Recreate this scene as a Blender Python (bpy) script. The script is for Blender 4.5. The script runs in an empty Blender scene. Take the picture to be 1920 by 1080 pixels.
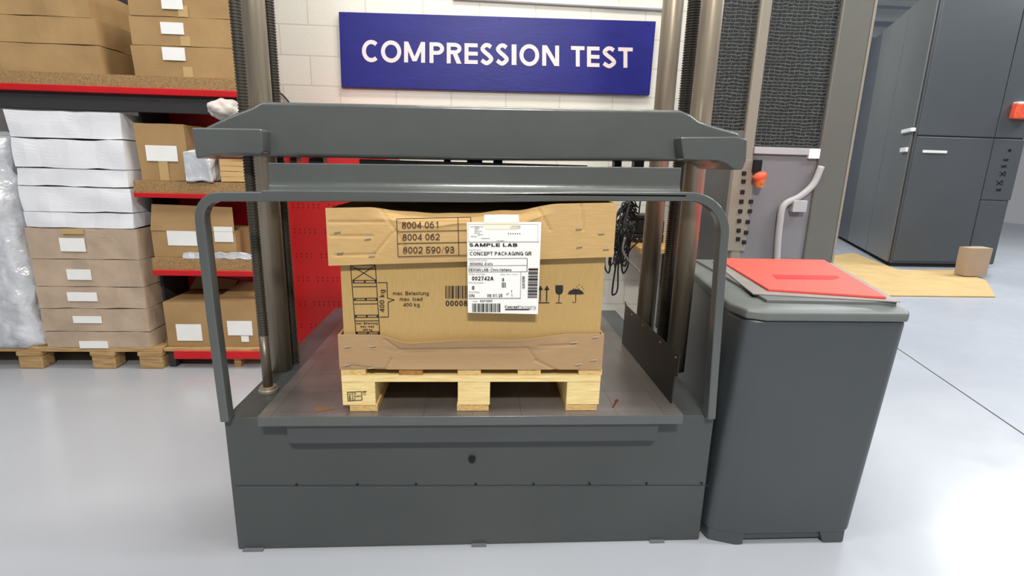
import bpy, bmesh, math, random
from mathutils import Vector, Matrix, noise
random.seed(7)
S = bpy.context.scene
COL = S.collection

# ------------------------------------------------------------ camera, world, lights, exposure
CX, CY, CZ = 0.0123, -1.4997, 1.2642
YAW, PIT, ROL, FPX = 0.0671, 0.2303, 0.0267, 971.53
fw = Vector((math.sin(YAW)*math.cos(PIT), math.cos(YAW)*math.cos(PIT), -math.sin(PIT)))
rt = Vector((math.cos(YAW), -math.sin(YAW), 0)); up = rt.cross(fw)
r2 = rt*math.cos(ROL)+up*math.sin(ROL); u2 = -rt*math.sin(ROL)+up*math.cos(ROL)
cam = bpy.data.cameras.new('camera'); cam.sensor_width = 36; cam.lens = FPX/1920*36
cam.clip_start = .05
co = bpy.data.objects.new('camera', cam); COL.objects.link(co)
M = Matrix((r2, u2, -fw)).transposed().to_4x4(); M.translation = (CX, CY, CZ)
co.matrix_world = M; S.camera = co

W = bpy.data.worlds.new('world'); S.world = W; W.use_nodes = True
W.node_tree.nodes['Background'].inputs[0].default_value = (.93, .96, 1, 1)
W.node_tree.nodes['Background'].inputs[1].default_value = .26
S.view_settings.view_transform = 'Standard'; S.view_settings.look = 'None'
S.view_settings.exposure = 0.0; S.view_settings.gamma = 1; S.view_settings.use_curve_mapping = False

def area(name, loc, sx, sy, power, color=(1, 1, 1), rot=(0, 0, 0)):
    l = bpy.data.lights.new(name, 'AREA'); l.shape = 'RECTANGLE'; l.size = sx; l.size_y = sy
    l.energy = power; l.color = color
    o = bpy.data.objects.new(name, l); o.location = loc; o.rotation_euler = rot; COL.objects.link(o)
WARM = (1, .95, .86); COOL = (.93, .97, 1)
area('lamp', (0.2, -3.6, 4.2), .9, .3, 205, WARM, (.72, 0, 0))
area('lamp', (0.6, -.6, 4.7), 2.4, .5, 50, WARM)
area('lamp', (-3.2, -1.2, 4.7), 2.4, .5, 60, COOL)
area('lamp', (0.6, 1.2, 4.7), 2.4, .5, 125, WARM)
area('lamp', (4.6, -.4, 4.7), 2.4, .5, 190, COOL)
area('lamp', (4.2, 3.6, 4.7), 2.4, .5, 170, COOL)
area('lamp', (4.6, 8.2, 4.8), 1.2, 1.2, 260, COOL)  # extra light added to brighten the left face of the far cabinet
area('lamp', (9.5, 5, 4.9), 2.4, 2.5, 400, COOL)

# ------------------------------------------------------------ helpers
def ray(x, y): return fw + r2*((x-960)/FPX) + u2*((540-y)/FPX)
def at(x, y, Y):
    d = ray(x, y); return Vector((CX, CY, CZ)) + d*((Y-CY)/d.y)
def atz(x, y, Z):
    d = ray(x, y); return Vector((CX, CY, CZ)) + d*((Z-CZ)/d.z)
def lin(c): return c/12.92 if c <= .04045 else ((c+.055)/1.055)**2.4
def rgb(r, g, b): return (lin(r/255), lin(g/255), lin(b/255), 1)

MATS = {}
def mat(name, c, rough=.6, metal=0, bump=0, bscale=60, var=0, vscale=6, spec=.5, stretch=(1, 1, 1), c2=None, detail=4, coat=0):
    m = bpy.data.materials.new(name); m.use_nodes = True; nt = m.node_tree; N = nt.nodes; L = nt.links
    p = N['Principled BSDF']; c = rgb(*c)
    p.inputs['Base Color'].default_value = c; p.inputs['Roughness'].default_value = rough
    p.inputs['Metallic'].default_value = metal; p.inputs['Specular IOR Level'].default_value = spec
    p.inputs['Coat Weight'].default_value = coat; p.inputs['Coat Roughness'].default_value = .12
    if var or bump or c2:
        tc = N.new('ShaderNodeTexCoord'); mp = N.new('ShaderNodeMapping'); L.new(tc.outputs['Object'], mp.inputs[0])
        mp.inputs['Scale'].default_value = stretch
    if var or c2:
        n = N.new('ShaderNodeTexNoise'); n.inputs['Scale'].default_value = vscale; n.inputs['Detail'].default_value = detail
        L.new(mp.outputs[0], n.inputs['Vector'])
        r = N.new('ShaderNodeValToRGB'); e = r.color_ramp.elements
        e[0].position = .3; e[1].position = .7
        if c2: e[0].color = c; e[1].color = rgb(*c2)
        else:
            e[0].color = tuple(x*(1-var) for x in c[:3])+(1,); e[1].color = tuple(min(1, x*(1+var)) for x in c[:3])+(1,)
        L.new(n.outputs['Fac'], r.inputs[0]); L.new(r.outputs[0], p.inputs['Base Color'])
    if bump:
        n2 = N.new('ShaderNodeTexNoise'); n2.inputs['Scale'].default_value = bscale; n2.inputs['Detail'].default_value = 3
        L.new(mp.outputs[0], n2.inputs['Vector'])
        b = N.new('ShaderNodeBump'); b.inputs['Strength'].default_value = bump; b.inputs['Distance'].default_value = .01
        L.new(n2.outputs['Fac'], b.inputs['Height']); L.new(b.outputs[0], p.inputs['Normal'])
    MATS[name] = m; return m

def brick_mat(name, c1, c2, mortar, bw, rh, ms, off, rough, swap='XZ', bump=.3, shift=(0, 0), noise_bump=0, metal=0, vscale=3, var=.05, warp=0):
    m = bpy.data.materials.new(name); m.use_nodes = True; nt = m.node_tree; N = nt.nodes; L = nt.links
    p = N['Principled BSDF']; p.inputs['Roughness'].default_value = rough; p.inputs['Metallic'].default_value = metal
    tc = N.new('ShaderNodeTexCoord'); sx = N.new('ShaderNodeSeparateXYZ'); cb = N.new('ShaderNodeCombineXYZ')
    L.new(tc.outputs['Object'], sx.inputs[0])
    a = N.new('ShaderNodeMath'); a.operation = 'ADD'; a.inputs[1].default_value = shift[0]
    b = N.new('ShaderNodeMath'); b.operation = 'ADD'; b.inputs[1].default_value = shift[1]
    L.new(sx.outputs[swap[0]], a.inputs[0]); L.new(sx.outputs[swap[1]], b.inputs[0])
    L.new(a.outputs[0], cb.inputs[0]); L.new(b.outputs[0], cb.inputs[1])
    br = N.new('ShaderNodeTexBrick'); br.inputs['Scale'].default_value = 1
    br.inputs['Brick Width'].default_value = bw; br.inputs['Row Height'].default_value = rh
    br.inputs['Mortar Size'].default_value = ms; br.inputs['Mortar Smooth'].default_value = .3
    br.offset = off
    vec = cb.outputs[0]
    if warp:
        nw = N.new('ShaderNodeTexNoise'); nw.inputs['Scale'].default_value = 22; nw.inputs['Detail'].default_value = 2; L.new(tc.outputs['Object'], nw.inputs['Vector'])
        vm = N.new('ShaderNodeVectorMath'); vm.operation = 'MULTIPLY_ADD'; vm.inputs[1].default_value = (warp, warp, 0); L.new(nw.outputs['Color'], vm.inputs[0]); L.new(vec, vm.inputs[2]); vec = vm.outputs[0]
    br.inputs['Mortar Smooth'].default_value = .8 if warp else .3
    br.inputs['Color1'].default_value = rgb(*c1); br.inputs['Color2'].default_value = rgb(*c2); br.inputs['Mortar'].default_value = rgb(*mortar)
    L.new(vec, br.inputs['Vector'])
    n = N.new('ShaderNodeTexNoise'); n.inputs['Scale'].default_value = vscale; n.inputs['Detail'].default_value = 6
    L.new(tc.outputs['Object'], n.inputs['Vector'])
    mx = N.new('ShaderNodeMix'); mx.data_type = 'RGBA'; mx.blend_type = 'MULTIPLY'; mx.inputs[0].default_value = 1
    r = N.new('ShaderNodeValToRGB'); r.color_ramp.elements[0].position = .3; r.color_ramp.elements[1].position = .7
    r.color_ramp.elements[0].color = (1-var, 1-var, 1-var, 1); r.color_ramp.elements[1].color = (1, 1, 1, 1)
    L.new(n.outputs['Fac'], r.inputs[0]); L.new(br.outputs['Color'], mx.inputs[6]); L.new(r.outputs[0], mx.inputs[7])
    L.new(mx.outputs[2], p.inputs['Base Color'])
    inv = N.new('ShaderNodeMath'); inv.operation = 'SUBTRACT'; inv.inputs[0].default_value = 1
    L.new(br.outputs['Fac'], inv.inputs[1])
    bp = N.new('ShaderNodeBump'); bp.inputs['Strength'].default_value = bump; bp.inputs['Distance'].default_value = .006
    L.new(inv.outputs[0], bp.inputs['Height'])
    last = bp
    if noise_bump:
        n3 = N.new('ShaderNodeTexNoise'); n3.inputs['Scale'].default_value = 90; n3.inputs['Detail'].default_value = 3
        L.new(tc.outputs['Object'], n3.inputs['Vector'])
        b2 = N.new('ShaderNodeBump'); b2.inputs['Strength'].default_value = noise_bump; b2.inputs['Distance'].default_value = .006
        L.new(n3.outputs['Fac'], b2.inputs['Height']); L.new(bp.outputs[0], b2.inputs['Normal']); last = b2
    L.new(last.outputs[0], p.inputs['Normal'])
    MATS[name] = m; return m

def link(name, me, m, parent=None, smooth=False, bevel=0, segs=2):
    o = bpy.data.objects.new(name, me); COL.objects.link(o)
    ms = m if isinstance(m, (list, tuple)) else [m]
    for x in ms: me.materials.append(MATS[x] if isinstance(x, str) else x)
    if parent: o.parent = parent
    if smooth:
        for p in me.polygons: p.use_smooth = True
    if bevel:
        b = o.modifiers.new('bevel', 'BEVEL'); b.width = bevel; b.segments = segs; b.limit_method = 'ANGLE'; b.angle_limit = .6
        for p in me.polygons: p.use_smooth = True
        w = o.modifiers.new('wn', 'WEIGHTED_NORMAL'); w.keep_sharp = True
    return o
def obj(name, bm, m, parent=None, smooth=False, bevel=0, segs=2):
    bmesh.ops.recalc_face_normals(bm, faces=bm.faces)
    me = bpy.data.meshes.new(name); bm.to_mesh(me); bm.free()
    return link(name, me, m, parent, smooth, bevel, segs)
def flat(name, bm, m, parent=None):
    me = bpy.data.meshes.new(name); bm.to_mesh(me); bm.free(); return link(name, me, m, parent)
def thing(name, label, cat, loc=(0, 0, 0), group=None):
    o = bpy.data.objects.new(name, None); COL.objects.link(o); o.empty_display_size = .1
    return tag(o, label, cat, group)
def tag(o, label, cat, group=None, kind=None):
    o['label'] = label; o['category'] = cat
    if group: o['group'] = group
    if kind: o['kind'] = kind
    return o
def struct(name, bm, m, label=None, bevel=0):
    o = obj(name, bm, m, bevel=bevel); o['kind'] = 'structure'
    if label: o['label'] = label; o['category'] = name.split('_')[0]
    return o
def box(bm, x0, x1, y0, y1, z0, z1):
    v = [bm.verts.new(p) for p in ((x0, y0, z0), (x1, y0, z0), (x1, y1, z0), (x0, y1, z0), (x0, y0, z1), (x1, y0, z1), (x1, y1, z1), (x0, y1, z1))]
    for f in ((0, 3, 2, 1), (4, 5, 6, 7), (0, 1, 5, 4), (1, 2, 6, 5), (2, 3, 7, 6), (3, 0, 4, 7)): bm.faces.new([v[i] for i in f])
    return v
def B(*a):
    bm = bmesh.new(); box(bm, *a); return bm
def gbox(x0, x1, y0, y1, z0, z1, n=8):
    bm = bmesh.new(); bmesh.ops.create_cube(bm, size=1)
    bmesh.ops.subdivide_edges(bm, edges=bm.edges, cuts=n, use_grid_fill=True)
    for v in bm.verts:
        v.co = Vector((x0+(v.co.x+.5)*(x1-x0), y0+(v.co.y+.5)*(y1-y0), z0+(v.co.z+.5)*(z1-z0)))
    return bm
def wob(bm, amp, sc, seed=0.0):
    for v in bm.verts:
        v.co += noise.noise_vector(v.co*sc+Vector((seed, seed*1.7, seed*.3)))*amp
    return bm
def prism(pts, y0, y1, bm=None):       # pts: (x,z) outline in the XZ plane, extruded along y
    bm = bm or bmesh.new()
    a = [bm.verts.new((p[0], y0, p[1])) for p in pts]; b = [bm.verts.new((p[0], y1, p[1])) for p in pts]
    bm.faces.new(a); bm.faces.new(b[::-1]); n = len(pts)
    for i in range(n): bm.faces.new((a[i], a[(i+1) % n], b[(i+1) % n], b[i]))
    return bm
def loft(rings, bm=None, cap=True):
    bm = bm or bmesh.new(); R = [[bm.verts.new(p) for p in r] for r in rings]; n = len(R[0])
    for a, b in zip(R, R[1:]):
        for i in range(n): bm.faces.new((a[i], a[(i+1) % n], b[(i+1) % n], b[i]))
    if cap: bm.faces.new(R[0][::-1]); bm.faces.new(R[-1])
    return bm
def lathe(prof, x, y, n=24, bm=None):
    return loft([[(x+r*math.cos(2*math.pi*i/n), y+r*math.sin(2*math.pi*i/n), z) for i in range(n)] for r, z in prof], bm)
def disc_y(bm, x, y0, y1, z, r, n=16):
    loft([[(x+r*math.cos(2*math.pi*i/n), yy, z+r*math.sin(2*math.pi*i/n)) for i in range(n)] for yy in (y0, y1)], bm); return bm
def sheet(bm, nu, nv, f, th):          # a panel of real thickness th following f(u,v) -> point
    A = [[bm.verts.new(f(i/nu, j/nv)) for i in range(nu+1)] for j in range(nv+1)]
    t = Vector(th)
    Bk = [[bm.verts.new(v.co+t) for v in r] for r in A]
    for j in range(nv):
        for i in range(nu):
            bm.faces.new((A[j][i], A[j][i+1], A[j+1][i+1], A[j+1][i])); bm.faces.new((Bk[j][i], Bk[j+1][i], Bk[j+1][i+1], Bk[j][i+1]))
    for j in range(nv):
        bm.faces.new((A[j][0], A[j+1][0], Bk[j+1][0], Bk[j][0])); bm.faces.new((A[j+1][nu], A[j][nu], Bk[j][nu], Bk[j+1][nu]))
    for i in range(nu):
        bm.faces.new((A[0][i+1], A[0][i], Bk[0][i], Bk[0][i+1])); bm.faces.new((A[nv][i], A[nv][i+1], Bk[nv][i+1], Bk[nv][i]))
    return bm
def tube(path, r, n=8, bm=None):
    P = [Vector(p) for p in path]; rings = []
    prev = None
    for i, p in enumerate(P):
        t = (P[min(i+1, len(P)-1)]-P[max(i-1, 0)]).normalized()
        a = t.orthogonal().normalized() if prev is None else (prev - t*prev.dot(t)).normalized()
        prev = a; b = t.cross(a)
        rings.append([p+a*r*math.cos(2*math.pi*k/n)+b*r*math.sin(2*math.pi*k/n) for k in range(n)])
    return loft(rings, bm)
def spline(pts, n=10):
    P = [Vector(p) for p in pts]; P = [P[0]*2-P[1]]+P+[P[-1]*2-P[-2]]; out = []
    for i in range(1, len(P)-2):
        for k in range(n):
            t = k/n; a, b, c, d = P[i-1], P[i], P[i+1], P[i+2]
            out.append(.5*((2*b)+(c-a)*t+(2*a-5*b+4*c-d)*t*t+(3*b-a-3*c+d)*t**3))
    out.append(P[-2]); return out
# --- printing: flat ink lying on a vertical face at depth Y
GL = {}
def glyphs(s, off):
    k = (s, off)
    if k not in GL:
        cu = bpy.data.curves.new('lettering_curve', 'FONT'); cu.body = s; cu.offset = off; cu.resolution_u = 3
        o = bpy.data.objects.new('lettering_curve', cu); m = o.to_mesh()
        V = [tuple(v.co) for v in m.vertices]; F = [tuple(p.vertices) for p in m.polygons]
        o.to_mesh_clear(); bpy.data.objects.remove(o); bpy.data.curves.remove(cu)
        xs = [v[0] for v in V]; ys = [v[1] for v in V]
        x0, x1, y0, y1 = min(xs), max(xs), min(ys), max(ys)
        GL[k] = ([((v[0]-x0)/(x1-x0), (v[1]-y0)/(y1-y0)) for v in V], F)
    return GL[k]
def text(bm, s, x0, y0, x1, y1, Y, off=0, skew=0, rot=0, map=None):
    """lettering s filling the picture box; skew = drop of the right end in px"""
    V, F = glyphs(s, off); vs = []
    for u, v in V:
        if rot == 90: X = x0+(1-v)*(x1-x0); Yp = y1-u*(y1-y0)
        else: X = x0+u*(x1-x0); Yp = y1-v*(y1-y0)+skew*u
        if map: X, Yp = map(X, Yp)
        vs.append(bm.verts.new(at(X, Yp, Y)))
    for f in F:
        try: bm.faces.new([vs[i] for i in f])
        except ValueError: pass
def poly(bm, pts, Y, map=None):
    bm.faces.new([bm.verts.new(at(*(map(*p) if map else p), Y)) for p in pts])
def rect(bm, x0, y0, x1, y1, Y, map=None): poly(bm, [(x0, y1), (x1, y1), (x1, y0), (x0, y0)], Y, map)
def stroke(bm, a, b, w, Y, map=None):
    dx, dy = b[0]-a[0], b[1]-a[1]; l = math.hypot(dx, dy) or 1; nx, ny = -dy/l*w/2, dx/l*w/2
    poly(bm, [(a[0]+nx, a[1]+ny), (b[0]+nx, b[1]+ny), (b[0]-nx, b[1]-ny), (a[0]-nx, a[1]-ny)], Y, map)
def loop(bm, pts, w, Y, map=None):
    for a, b in zip(pts, pts[1:]+pts[:1]): stroke(bm, a, b, w, Y, map)

# a plain sans-serif drawn with constant-width strokes (capitals and digits)
def arc(cx, cy, rx, ry, a0, a1, n=18): return [(cx+rx*math.cos(math.radians(a0+(a1-a0)*i/n)), cy+ry*math.sin(math.radians(a0+(a1-a0)*i/n))) for i in range(n+1)]
def strokes(c, w, h):                    # centre lines of glyph c in a box w wide, 1 high, half stroke h
    l, r, b, t = h, w-h, h, 1-h; mx = w/2; L_ = lambda *p: ('l', list(p)); A_ = lambda p: ('a', p)
    if c == 'C': return [A_(arc(mx+.06*w, .5, mx+.06*w-h, .5-h, 48, 312, 26))]
    if c in 'O0': return [A_(arc(mx, .5, mx-h, .5-h, 0, 360, 32))]
    P_ = lambda *p: ('p', list(p)); dh = 2.25*h
    if c == 'M': return [P_((0, 0), (2*h, 0), (2*h, 1), (0, 1)), P_((w-2*h, 0), (w, 0), (w, 1), (w-2*h, 1)), P_((mx-dh*.46, .06), (mx+dh*.46, .06), (dh*.92, 1), (0, 1)), P_((mx-dh*.46, .06), (mx+dh*.46, .06), (w, 1), (w-dh*.92, 1))]
    if c == 'N': return [P_((0, 0), (2*h, 0), (2*h, 1), (0, 1)), P_((w-2*h, 0), (w, 0), (w, 1), (w-2*h, 1)), P_((w-dh*1.05, 0), (w, 0), (dh*1.05, 1), (0, 1))]
    if c == '7': return [L_((0, t), (w, t)), P_((w*.22, 0), (w*.22+dh, 0), (w, 1-2*h), (w-dh, 1-2*h))]
    if c in 'PR':
        m = .40 if c == 'P' else .45
        g = [L_((l, 0), (l, 1)), A_([(l, t), (mx, t)]+arc(w*.52, (t+m+h)/2, w*.48-h, (t-m-h)/2, 90, -90, 14)+[(mx, m+h), (l, m+h)])]
        if c == 'R': g.append(P_((w-dh*1.1, 0), (w, 0), (mx+dh*.6, m+h), (mx-dh*.5, m+h)))
        return g
    if c == 'E': return [L_((l, 0), (l, 1)), L_((0, t), (w, t)), L_((0, b), (w, b)), L_((0, .5), (w*.92, .5))]
    if c == 'S': return [A_([tuple(v[:2]) for v in spline([(x, y, 0) for x, y in ((r-.02, t-.09), (mx+.10*w, t), (mx-.12*w, t-.02), (l+.02, .73), (mx-.1*w, .565), (mx+.12*w, .46), (r, .28), (mx+.12*w, b+.02), (mx-.08*w, b), (l-.02, b+.12))], 5)])]
    if c == 'I': return [L_((w/2, 0), (w/2, 1))]
    if c == 'T': return [L_((mx, 0), (mx, 1)), L_((0, t), (w, t))]
    if c == '1': return [L_((w*.66, 0), (w*.66, 1)), A_([(w*.66, .93), (w*.55, .80), (w*.3, .745), (w*.2, .742)])]
    if c == '2': return [A_(arc(mx, .70, mx-h, .30-h, 172, -8, 16)+[tuple(v[:2]) for v in spline([(r, .66, 0), (r-.1*w, .47, 0), (mx-.08*w, .28, 0), (l, b, 0)], 5)]), L_((0, b), (w, b))]
    if c == '3': return [A_(arc(mx, .735, mx-h-.03, .265-h, 165, -90, 18)), A_(arc(mx, .275+h*.5, mx-h, .275-h*.5, 90, -165, 20)), L_((mx-.12, .53), (mx, .53))]
    if c == '4': return [L_((w*.74, 0), (w*.74, 1)), L_((w*.74, .95), (l, .29)), L_((0, .27), (w, .27))]
    if c == '5': return [L_((w*.2, t), (w*.93, t)), L_((w*.22, 1), (w*.12, .44)), A_(arc(mx-.02, .335, mx-h+.02, .335-h, 140, -160, 22))]
    if c == '6': return [A_(arc(mx, .33, mx-h, .33-h, 0, 360, 26)), A_([tuple(v[:2]) for v in spline([(l, .33, 0), (l+.02, .6, 0), (mx-.08*w, t-.06, 0), (mx+.1*w, t, 0), (r-.03, .78, 0)], 6)])]
    if c == '9': return [A_(arc(mx, .67, mx-h, .33-h, 0, 360, 26)), A_([tuple(v[:2]) for v in spline([(r, .67, 0), (r-.02, .4, 0), (mx+.08*w, b+.06, 0), (mx-.1*w, b, 0), (l+.03, .22, 0)], 6)])]
    if c == '8': return [A_(arc(mx, .745, mx-h-.04, .255-h, 0, 360, 24)), A_(arc(mx, .27+h*.4, mx-h, .27-h*.6, 0, 360, 26))]
    if c == '/': return [L_((0.02, 0), (w-.02, 1))]
    if c == 'A': return [P_((0, 0), (dh, 0), (mx+dh*.5, 1), (mx-dh*.5, 1)), P_((w-dh, 0), (w, 0), (mx+dh*.5, 1), (mx-dh*.5, 1)), A_([(w*.2, .32), (w*.8, .32)])]
    if c == 'L': return [L_((l, 0), (l, 1)), L_((0, b), (w, b))]
    if c == 'H': return [L_((l, 0), (l, 1)), L_((r, 0), (r, 1)), A_([(l, .52), (r, .52)])]
    if c == 'K': return [L_((l, 0), (l, 1)), L_((l, .36), (r, 1)), L_((w*.42, .58), (r, 0))]
    if c == 'D': return [L_((l, 0), (l, 1)), A_([(0, t), (w*.45, t)]+arc(w*.45, .5, w*.55-h, .5-h, 90, -90, 18)+[(0, b)])]
    if c == 'B': return [L_((l, 0), (l, 1)), A_([(0, t), (w*.5, t)]+arc(w*.52, .755-h*.2, w*.42-h, .245-h*.8, 90, -90, 12)+[(0, .5+h*.4)]), A_([(0, .5+h*.4), (w*.5, .5+h*.4)]+arc(w*.52, .27, w*.48-h, .27-h+h*.2, 90, -90, 12)+[(0, b)])]
    if c == 'G': return [A_(arc(mx, .5, mx-h, .5-h, 40, 345, 26)), A_([(mx, .45), (w, .45)]), L_((r, 0), (r, .47))]
    X = .73
    if c == 'a': return [A_(arc(mx-.02, .225, mx-h-.01, .225-h, 0, 360, 20)), A_([(r, 0), (r, .5)]+arc(mx, .5, mx-h, X-.5-h, 0, 165, 12))]
    if c == 'c': return [A_(arc(mx, X/2, mx-h, X/2-h, 48, 312, 20))]
    if c == 'd': return [A_(arc(mx, X/2, mx-h, X/2-h, 0, 360, 22)), A_([(r, 0), (r, 1)])]
    if c == 'e': return [A_([(l, .40), (r, .40)]), A_(arc(mx, X/2, mx-h, X/2-h, 6, 318, 22))]
    if c == 'o': return [A_(arc(mx, X/2, mx-h, X/2-h, 0, 360, 24))]
    if c == 'g': return [A_(arc(mx, X/2, mx-h, X/2-h, 0, 360, 22)), A_([(r, X), (r, -.08)]+arc(mx, -.08, mx-h, .19-h*.6, -5, -160, 12))]
    if c == 'p': return [A_(arc(mx, X/2, mx-h, X/2-h, 0, 360, 22)), A_([(l, X), (l, -.26)])]
    if c == 'i': return [A_([(mx, 0), (mx, X)]), A_([(mx, .86), (mx, 1)])]
    if c == 'l': return [A_([(mx, 0), (mx, 1)])]
    if c == 'k': return [A_([(l, 0), (l, 1)]), A_([(l, .25), (w*.95, X)]), A_([(w*.4, .42), (w*.98, 0)])]
    if c in 'nhr': 
        g = [A_([(l, 0), (l, 1 if c == 'h' else X)])]
        return g+([A_([(l, .40)]+arc(w*.8, .42, w*.8-h, .31-h, 180, 90, 8))] if c == 'r' else [A_([(l, .40)]+arc(mx, .42, mx-h, .31-h, 180, 0, 14)+[(r, 0)])])
    if c == 'u': return [A_([(r, 0), (r, X)]), A_([(l, X), (l, .30)]+arc(mx, .30, mx-h, .30-h, 180, 360, 14)+[(r, .36)])]
    if c == 'm':
        q = (w-2*h)/4
        return [A_([(l, 0), (l, X)])]+[A_([(l+2*q*k, .40)]+arc(l+q+2*q*k, .42, q, .31-h, 180, 0, 12)+[(l+2*q*(k+1), 0)]) for k in (0, 1)]
    if c == 's': return [A_([tuple(v[:2]) for v in spline([(x, y, 0) for x, y in ((r-.01, X-h-.08), (mx, X-h), (l+.01, X-h-.11), (mx, X/2), (r, h+.13), (mx, h), (l-.01, h+.1))], 5)])]
    if c == 't': return [A_([(w*.42, .93), (w*.42, .16)]+arc(w*.42+.13, .16, .13, .16-h, 180, 270, 6)), A_([(0, X-h), (w*.95, X-h)])]
    if c == 'x': return [A_([(.02, 0), (w-.02, X)]), A_([(.02, X), (w-.02, 0)])]
    if c == '.': return [A_([(mx, 0), (mx, .14)])]
    if c == '-': return [A_([(0, .34), (w, .34)])]
    return []
def glyph(bm, c, w, h, tf):              # tf maps glyph box coordinates to a world point
    for si, (kind, pts) in enumerate(strokes(c, w, h)):
        P = [Vector(p) for p in pts]; dq = Vector((0, -.0003*si, 0))
        lo = 0 if kind == 'l' else -.4
        if kind == 'p': bm.faces.new([bm.verts.new(tf(*p)+dq) for p in pts]); continue
        if kind == 'l':
            d = (P[-1]-P[0]).normalized()*h*1.6; P[0] = P[0]-d; P[-1] = P[-1]+d
        Lp, Rp = [], []
        for i, p in enumerate(P):
            closed = (P[0]-P[-1]).length < 1e-6
            q0 = P[i-1] if i else (P[-2] if closed else p); q1 = P[i+1] if i < len(P)-1 else (P[1] if closed else p)
            t = (q1-q0); t = t.normalized() if t.length else Vector((1, 0)); n = Vector((-t.y, t.x))*h
            cl = lambda v: (min(w, max(0, v.x)), min(1, max(lo, v.y)))
            Lp.append(bm.verts.new(tf(*cl(p+n))+dq)); Rp.append(bm.verts.new(tf(*cl(p-n))+dq))
        for i in range(len(P)-1):
            f = bm.faces.new((Lp[i], Rp[i], Rp[i+1], Lp[i+1]))
WID = {'1': .56, ' ': .24, '/': .36, 'm': .86, 'i': .18, 'l': .18, '.': .18, 't': .34, 'r': .36, 'I': .2, 'O': .8, 'C': .75, 'G': .78, 'M': .86, 'N': .74, 'A': .74, 'P': .66, 'R': .7, 'S': .66, 'E': .62, 'T': .66, 'L': .56, 'B': .68, 'D': .74, 'H': .74, 'K': .7, '-': .3, 's': .48, 'c': .5, 'x': .5, 'k': .5}
def digits(bm, s, x0, y0, x1, y1, Y, h=.055, skew=0, map=None, gap=.10, rot=0):
    """stroke lettering from x0 to x1; y0 cap height, y1 base line (photo pixels on the face at depth Y); rot=90 reads upwards"""
    ws = [WID.get(c, .56) for c in s]; tot = sum(ws)+gap*(len(s)-1); cx = 0
    for c, w in zip(s, ws):
        def tf(u, v, cx=cx):
            f = (cx+u)/tot
            if rot: X = x1-v*(x1-x0); Yp = y1-f*(y1-y0)
            else: X = x0+f*(x1-x0); Yp = y1-v*(y1-y0)+skew*f
            if map: X, Yp = map(X, Yp)
            return at(X, Yp, Y)
        if c != ' ': glyph(bm, c, w, h if c not in 'il.I1' else min(h, w/2), tf)
        cx += w+gap

# ------------------------------------------------------------ materials
mat('grey_paint', (80, 84, 83), .3, 0, .12, 16, .07, 5, spec=.5, coat=.6)
mat('grey_paint_base', (71, 75, 75), .33, 0, .07, 16, .07, 3, spec=.5)
mat('seam_grey', (52, 55, 55), .6)
mat('cabinet_grey', (68, 73, 77), .4, 0, .03, 12, .04, 3)
mat('cabinet_rim', (104, 108, 107), .45, 0, .05, 20, .06, 8)
mat('dark_grey', (76, 79, 82), .4, 0, 0, 10, .05, 1.2)
mat('side_grey', (98, 98, 95), .3, 0, 0, 10, .05, 1.2)
mat('steel', (160, 148, 130), .42, .5, .04, 40, .18, 9, stretch=(6, 6, .35))
mat('staple_wire', (196, 190, 178), .4, .5)
mat('shank_steel', (112, 104, 92), .4, .6)
mat('thread_steel', (92, 88, 80), .35, .7)
mat('black_steel', (26, 27, 27), .45, .3)
mat('black_plastic', (22, 22, 23), .45)
mat('black_sheet', (24, 23, 22), .36, .1, .04, 10, .15, 5)
mat('kraft', (194, 161, 110), .8, 0, .12, 150, .06, 40, stretch=(.6, 1, 6), spec=.2)
mat('kraft_sleeve', (184, 153, 99), .72, 0, .08, 160, .05, 60, stretch=(6, 1, .6), spec=.25)
mat('kraft_tray', (172, 142, 106), .8, 0, .08, 150, .05, 40, stretch=(.6, 1, 6), spec=.2)
mat('kraft_shelf', (170, 138, 96), .78, 0, .10, 30, .10, 5, spec=.2)
mat('kraft_grey', (184, 163, 142), .75, 0, .3, 20, .12, 7, spec=.25)
mat('kraft_pale', (205, 170, 118), .8, 0, .15, 30, .08, 4, spec=.2)
mat('paper', (240, 240, 238), .6, 0, .05, 15, .03, 9, spec=.3)
mat('white_wrap', (236, 237, 242), .4, 0, .35, 10, .05, 5)
mat('foil', (214, 216, 222), .3, .25, 1.0, 22, .14, 10, detail=8)
mat('clear_tape', (194, 164, 114), .3, 0, .3, 20)
mat('masking_tape', (232, 220, 192), .5, 0, .1, 20)
mat('ink', (34, 28, 26), .7); mat('ink_brown', (62, 34, 26), .7); mat('ink_grey', (120, 118, 116), .8)
mat('sign_blue', (35, 37, 124), .42, 0, .06, 18, .10, 4, stretch=(1, 1, 3), spec=.3)
mat('sign_letter', (232, 219, 222), .5)
mat('red_paint', (196, 14, 24), .4, 0, .03, 10, .08, 4)
mat('red_cabinet', (190, 20, 20), .4, 0, 0, 10, .05, 2)
mat('red_pad', (250, 84, 72), .6, 0, .08, 30, .05, 4)
mat('red_slot', (216, 40, 38), .6)
mat('hole', (12, 10, 10), .8)
mat('chipboard', (158, 126, 84), .85, 0, .6, 160, .25, 120)
mat('board_top', (174, 143, 98), .85, 0, .4, 90, .15, 40)
mat('underside', (46, 46, 48), .8)
mat('pine', (246, 226, 168), .65, 0, .15, 60, 0, 12, stretch=(1.2, 6, 14), c2=(228, 196, 130), spec=.3)
mat('pine_end', (238, 208, 146), .75, 0, .2, 60, 0, 14, stretch=(4, 1, 16), c2=(206, 164, 100), spec=.2)
mat('pine_dark', (196, 146, 84), .75, 0, .2, 60, 0, 14, stretch=(4, 1, 16), c2=(140, 92, 48), spec=.2)
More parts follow.
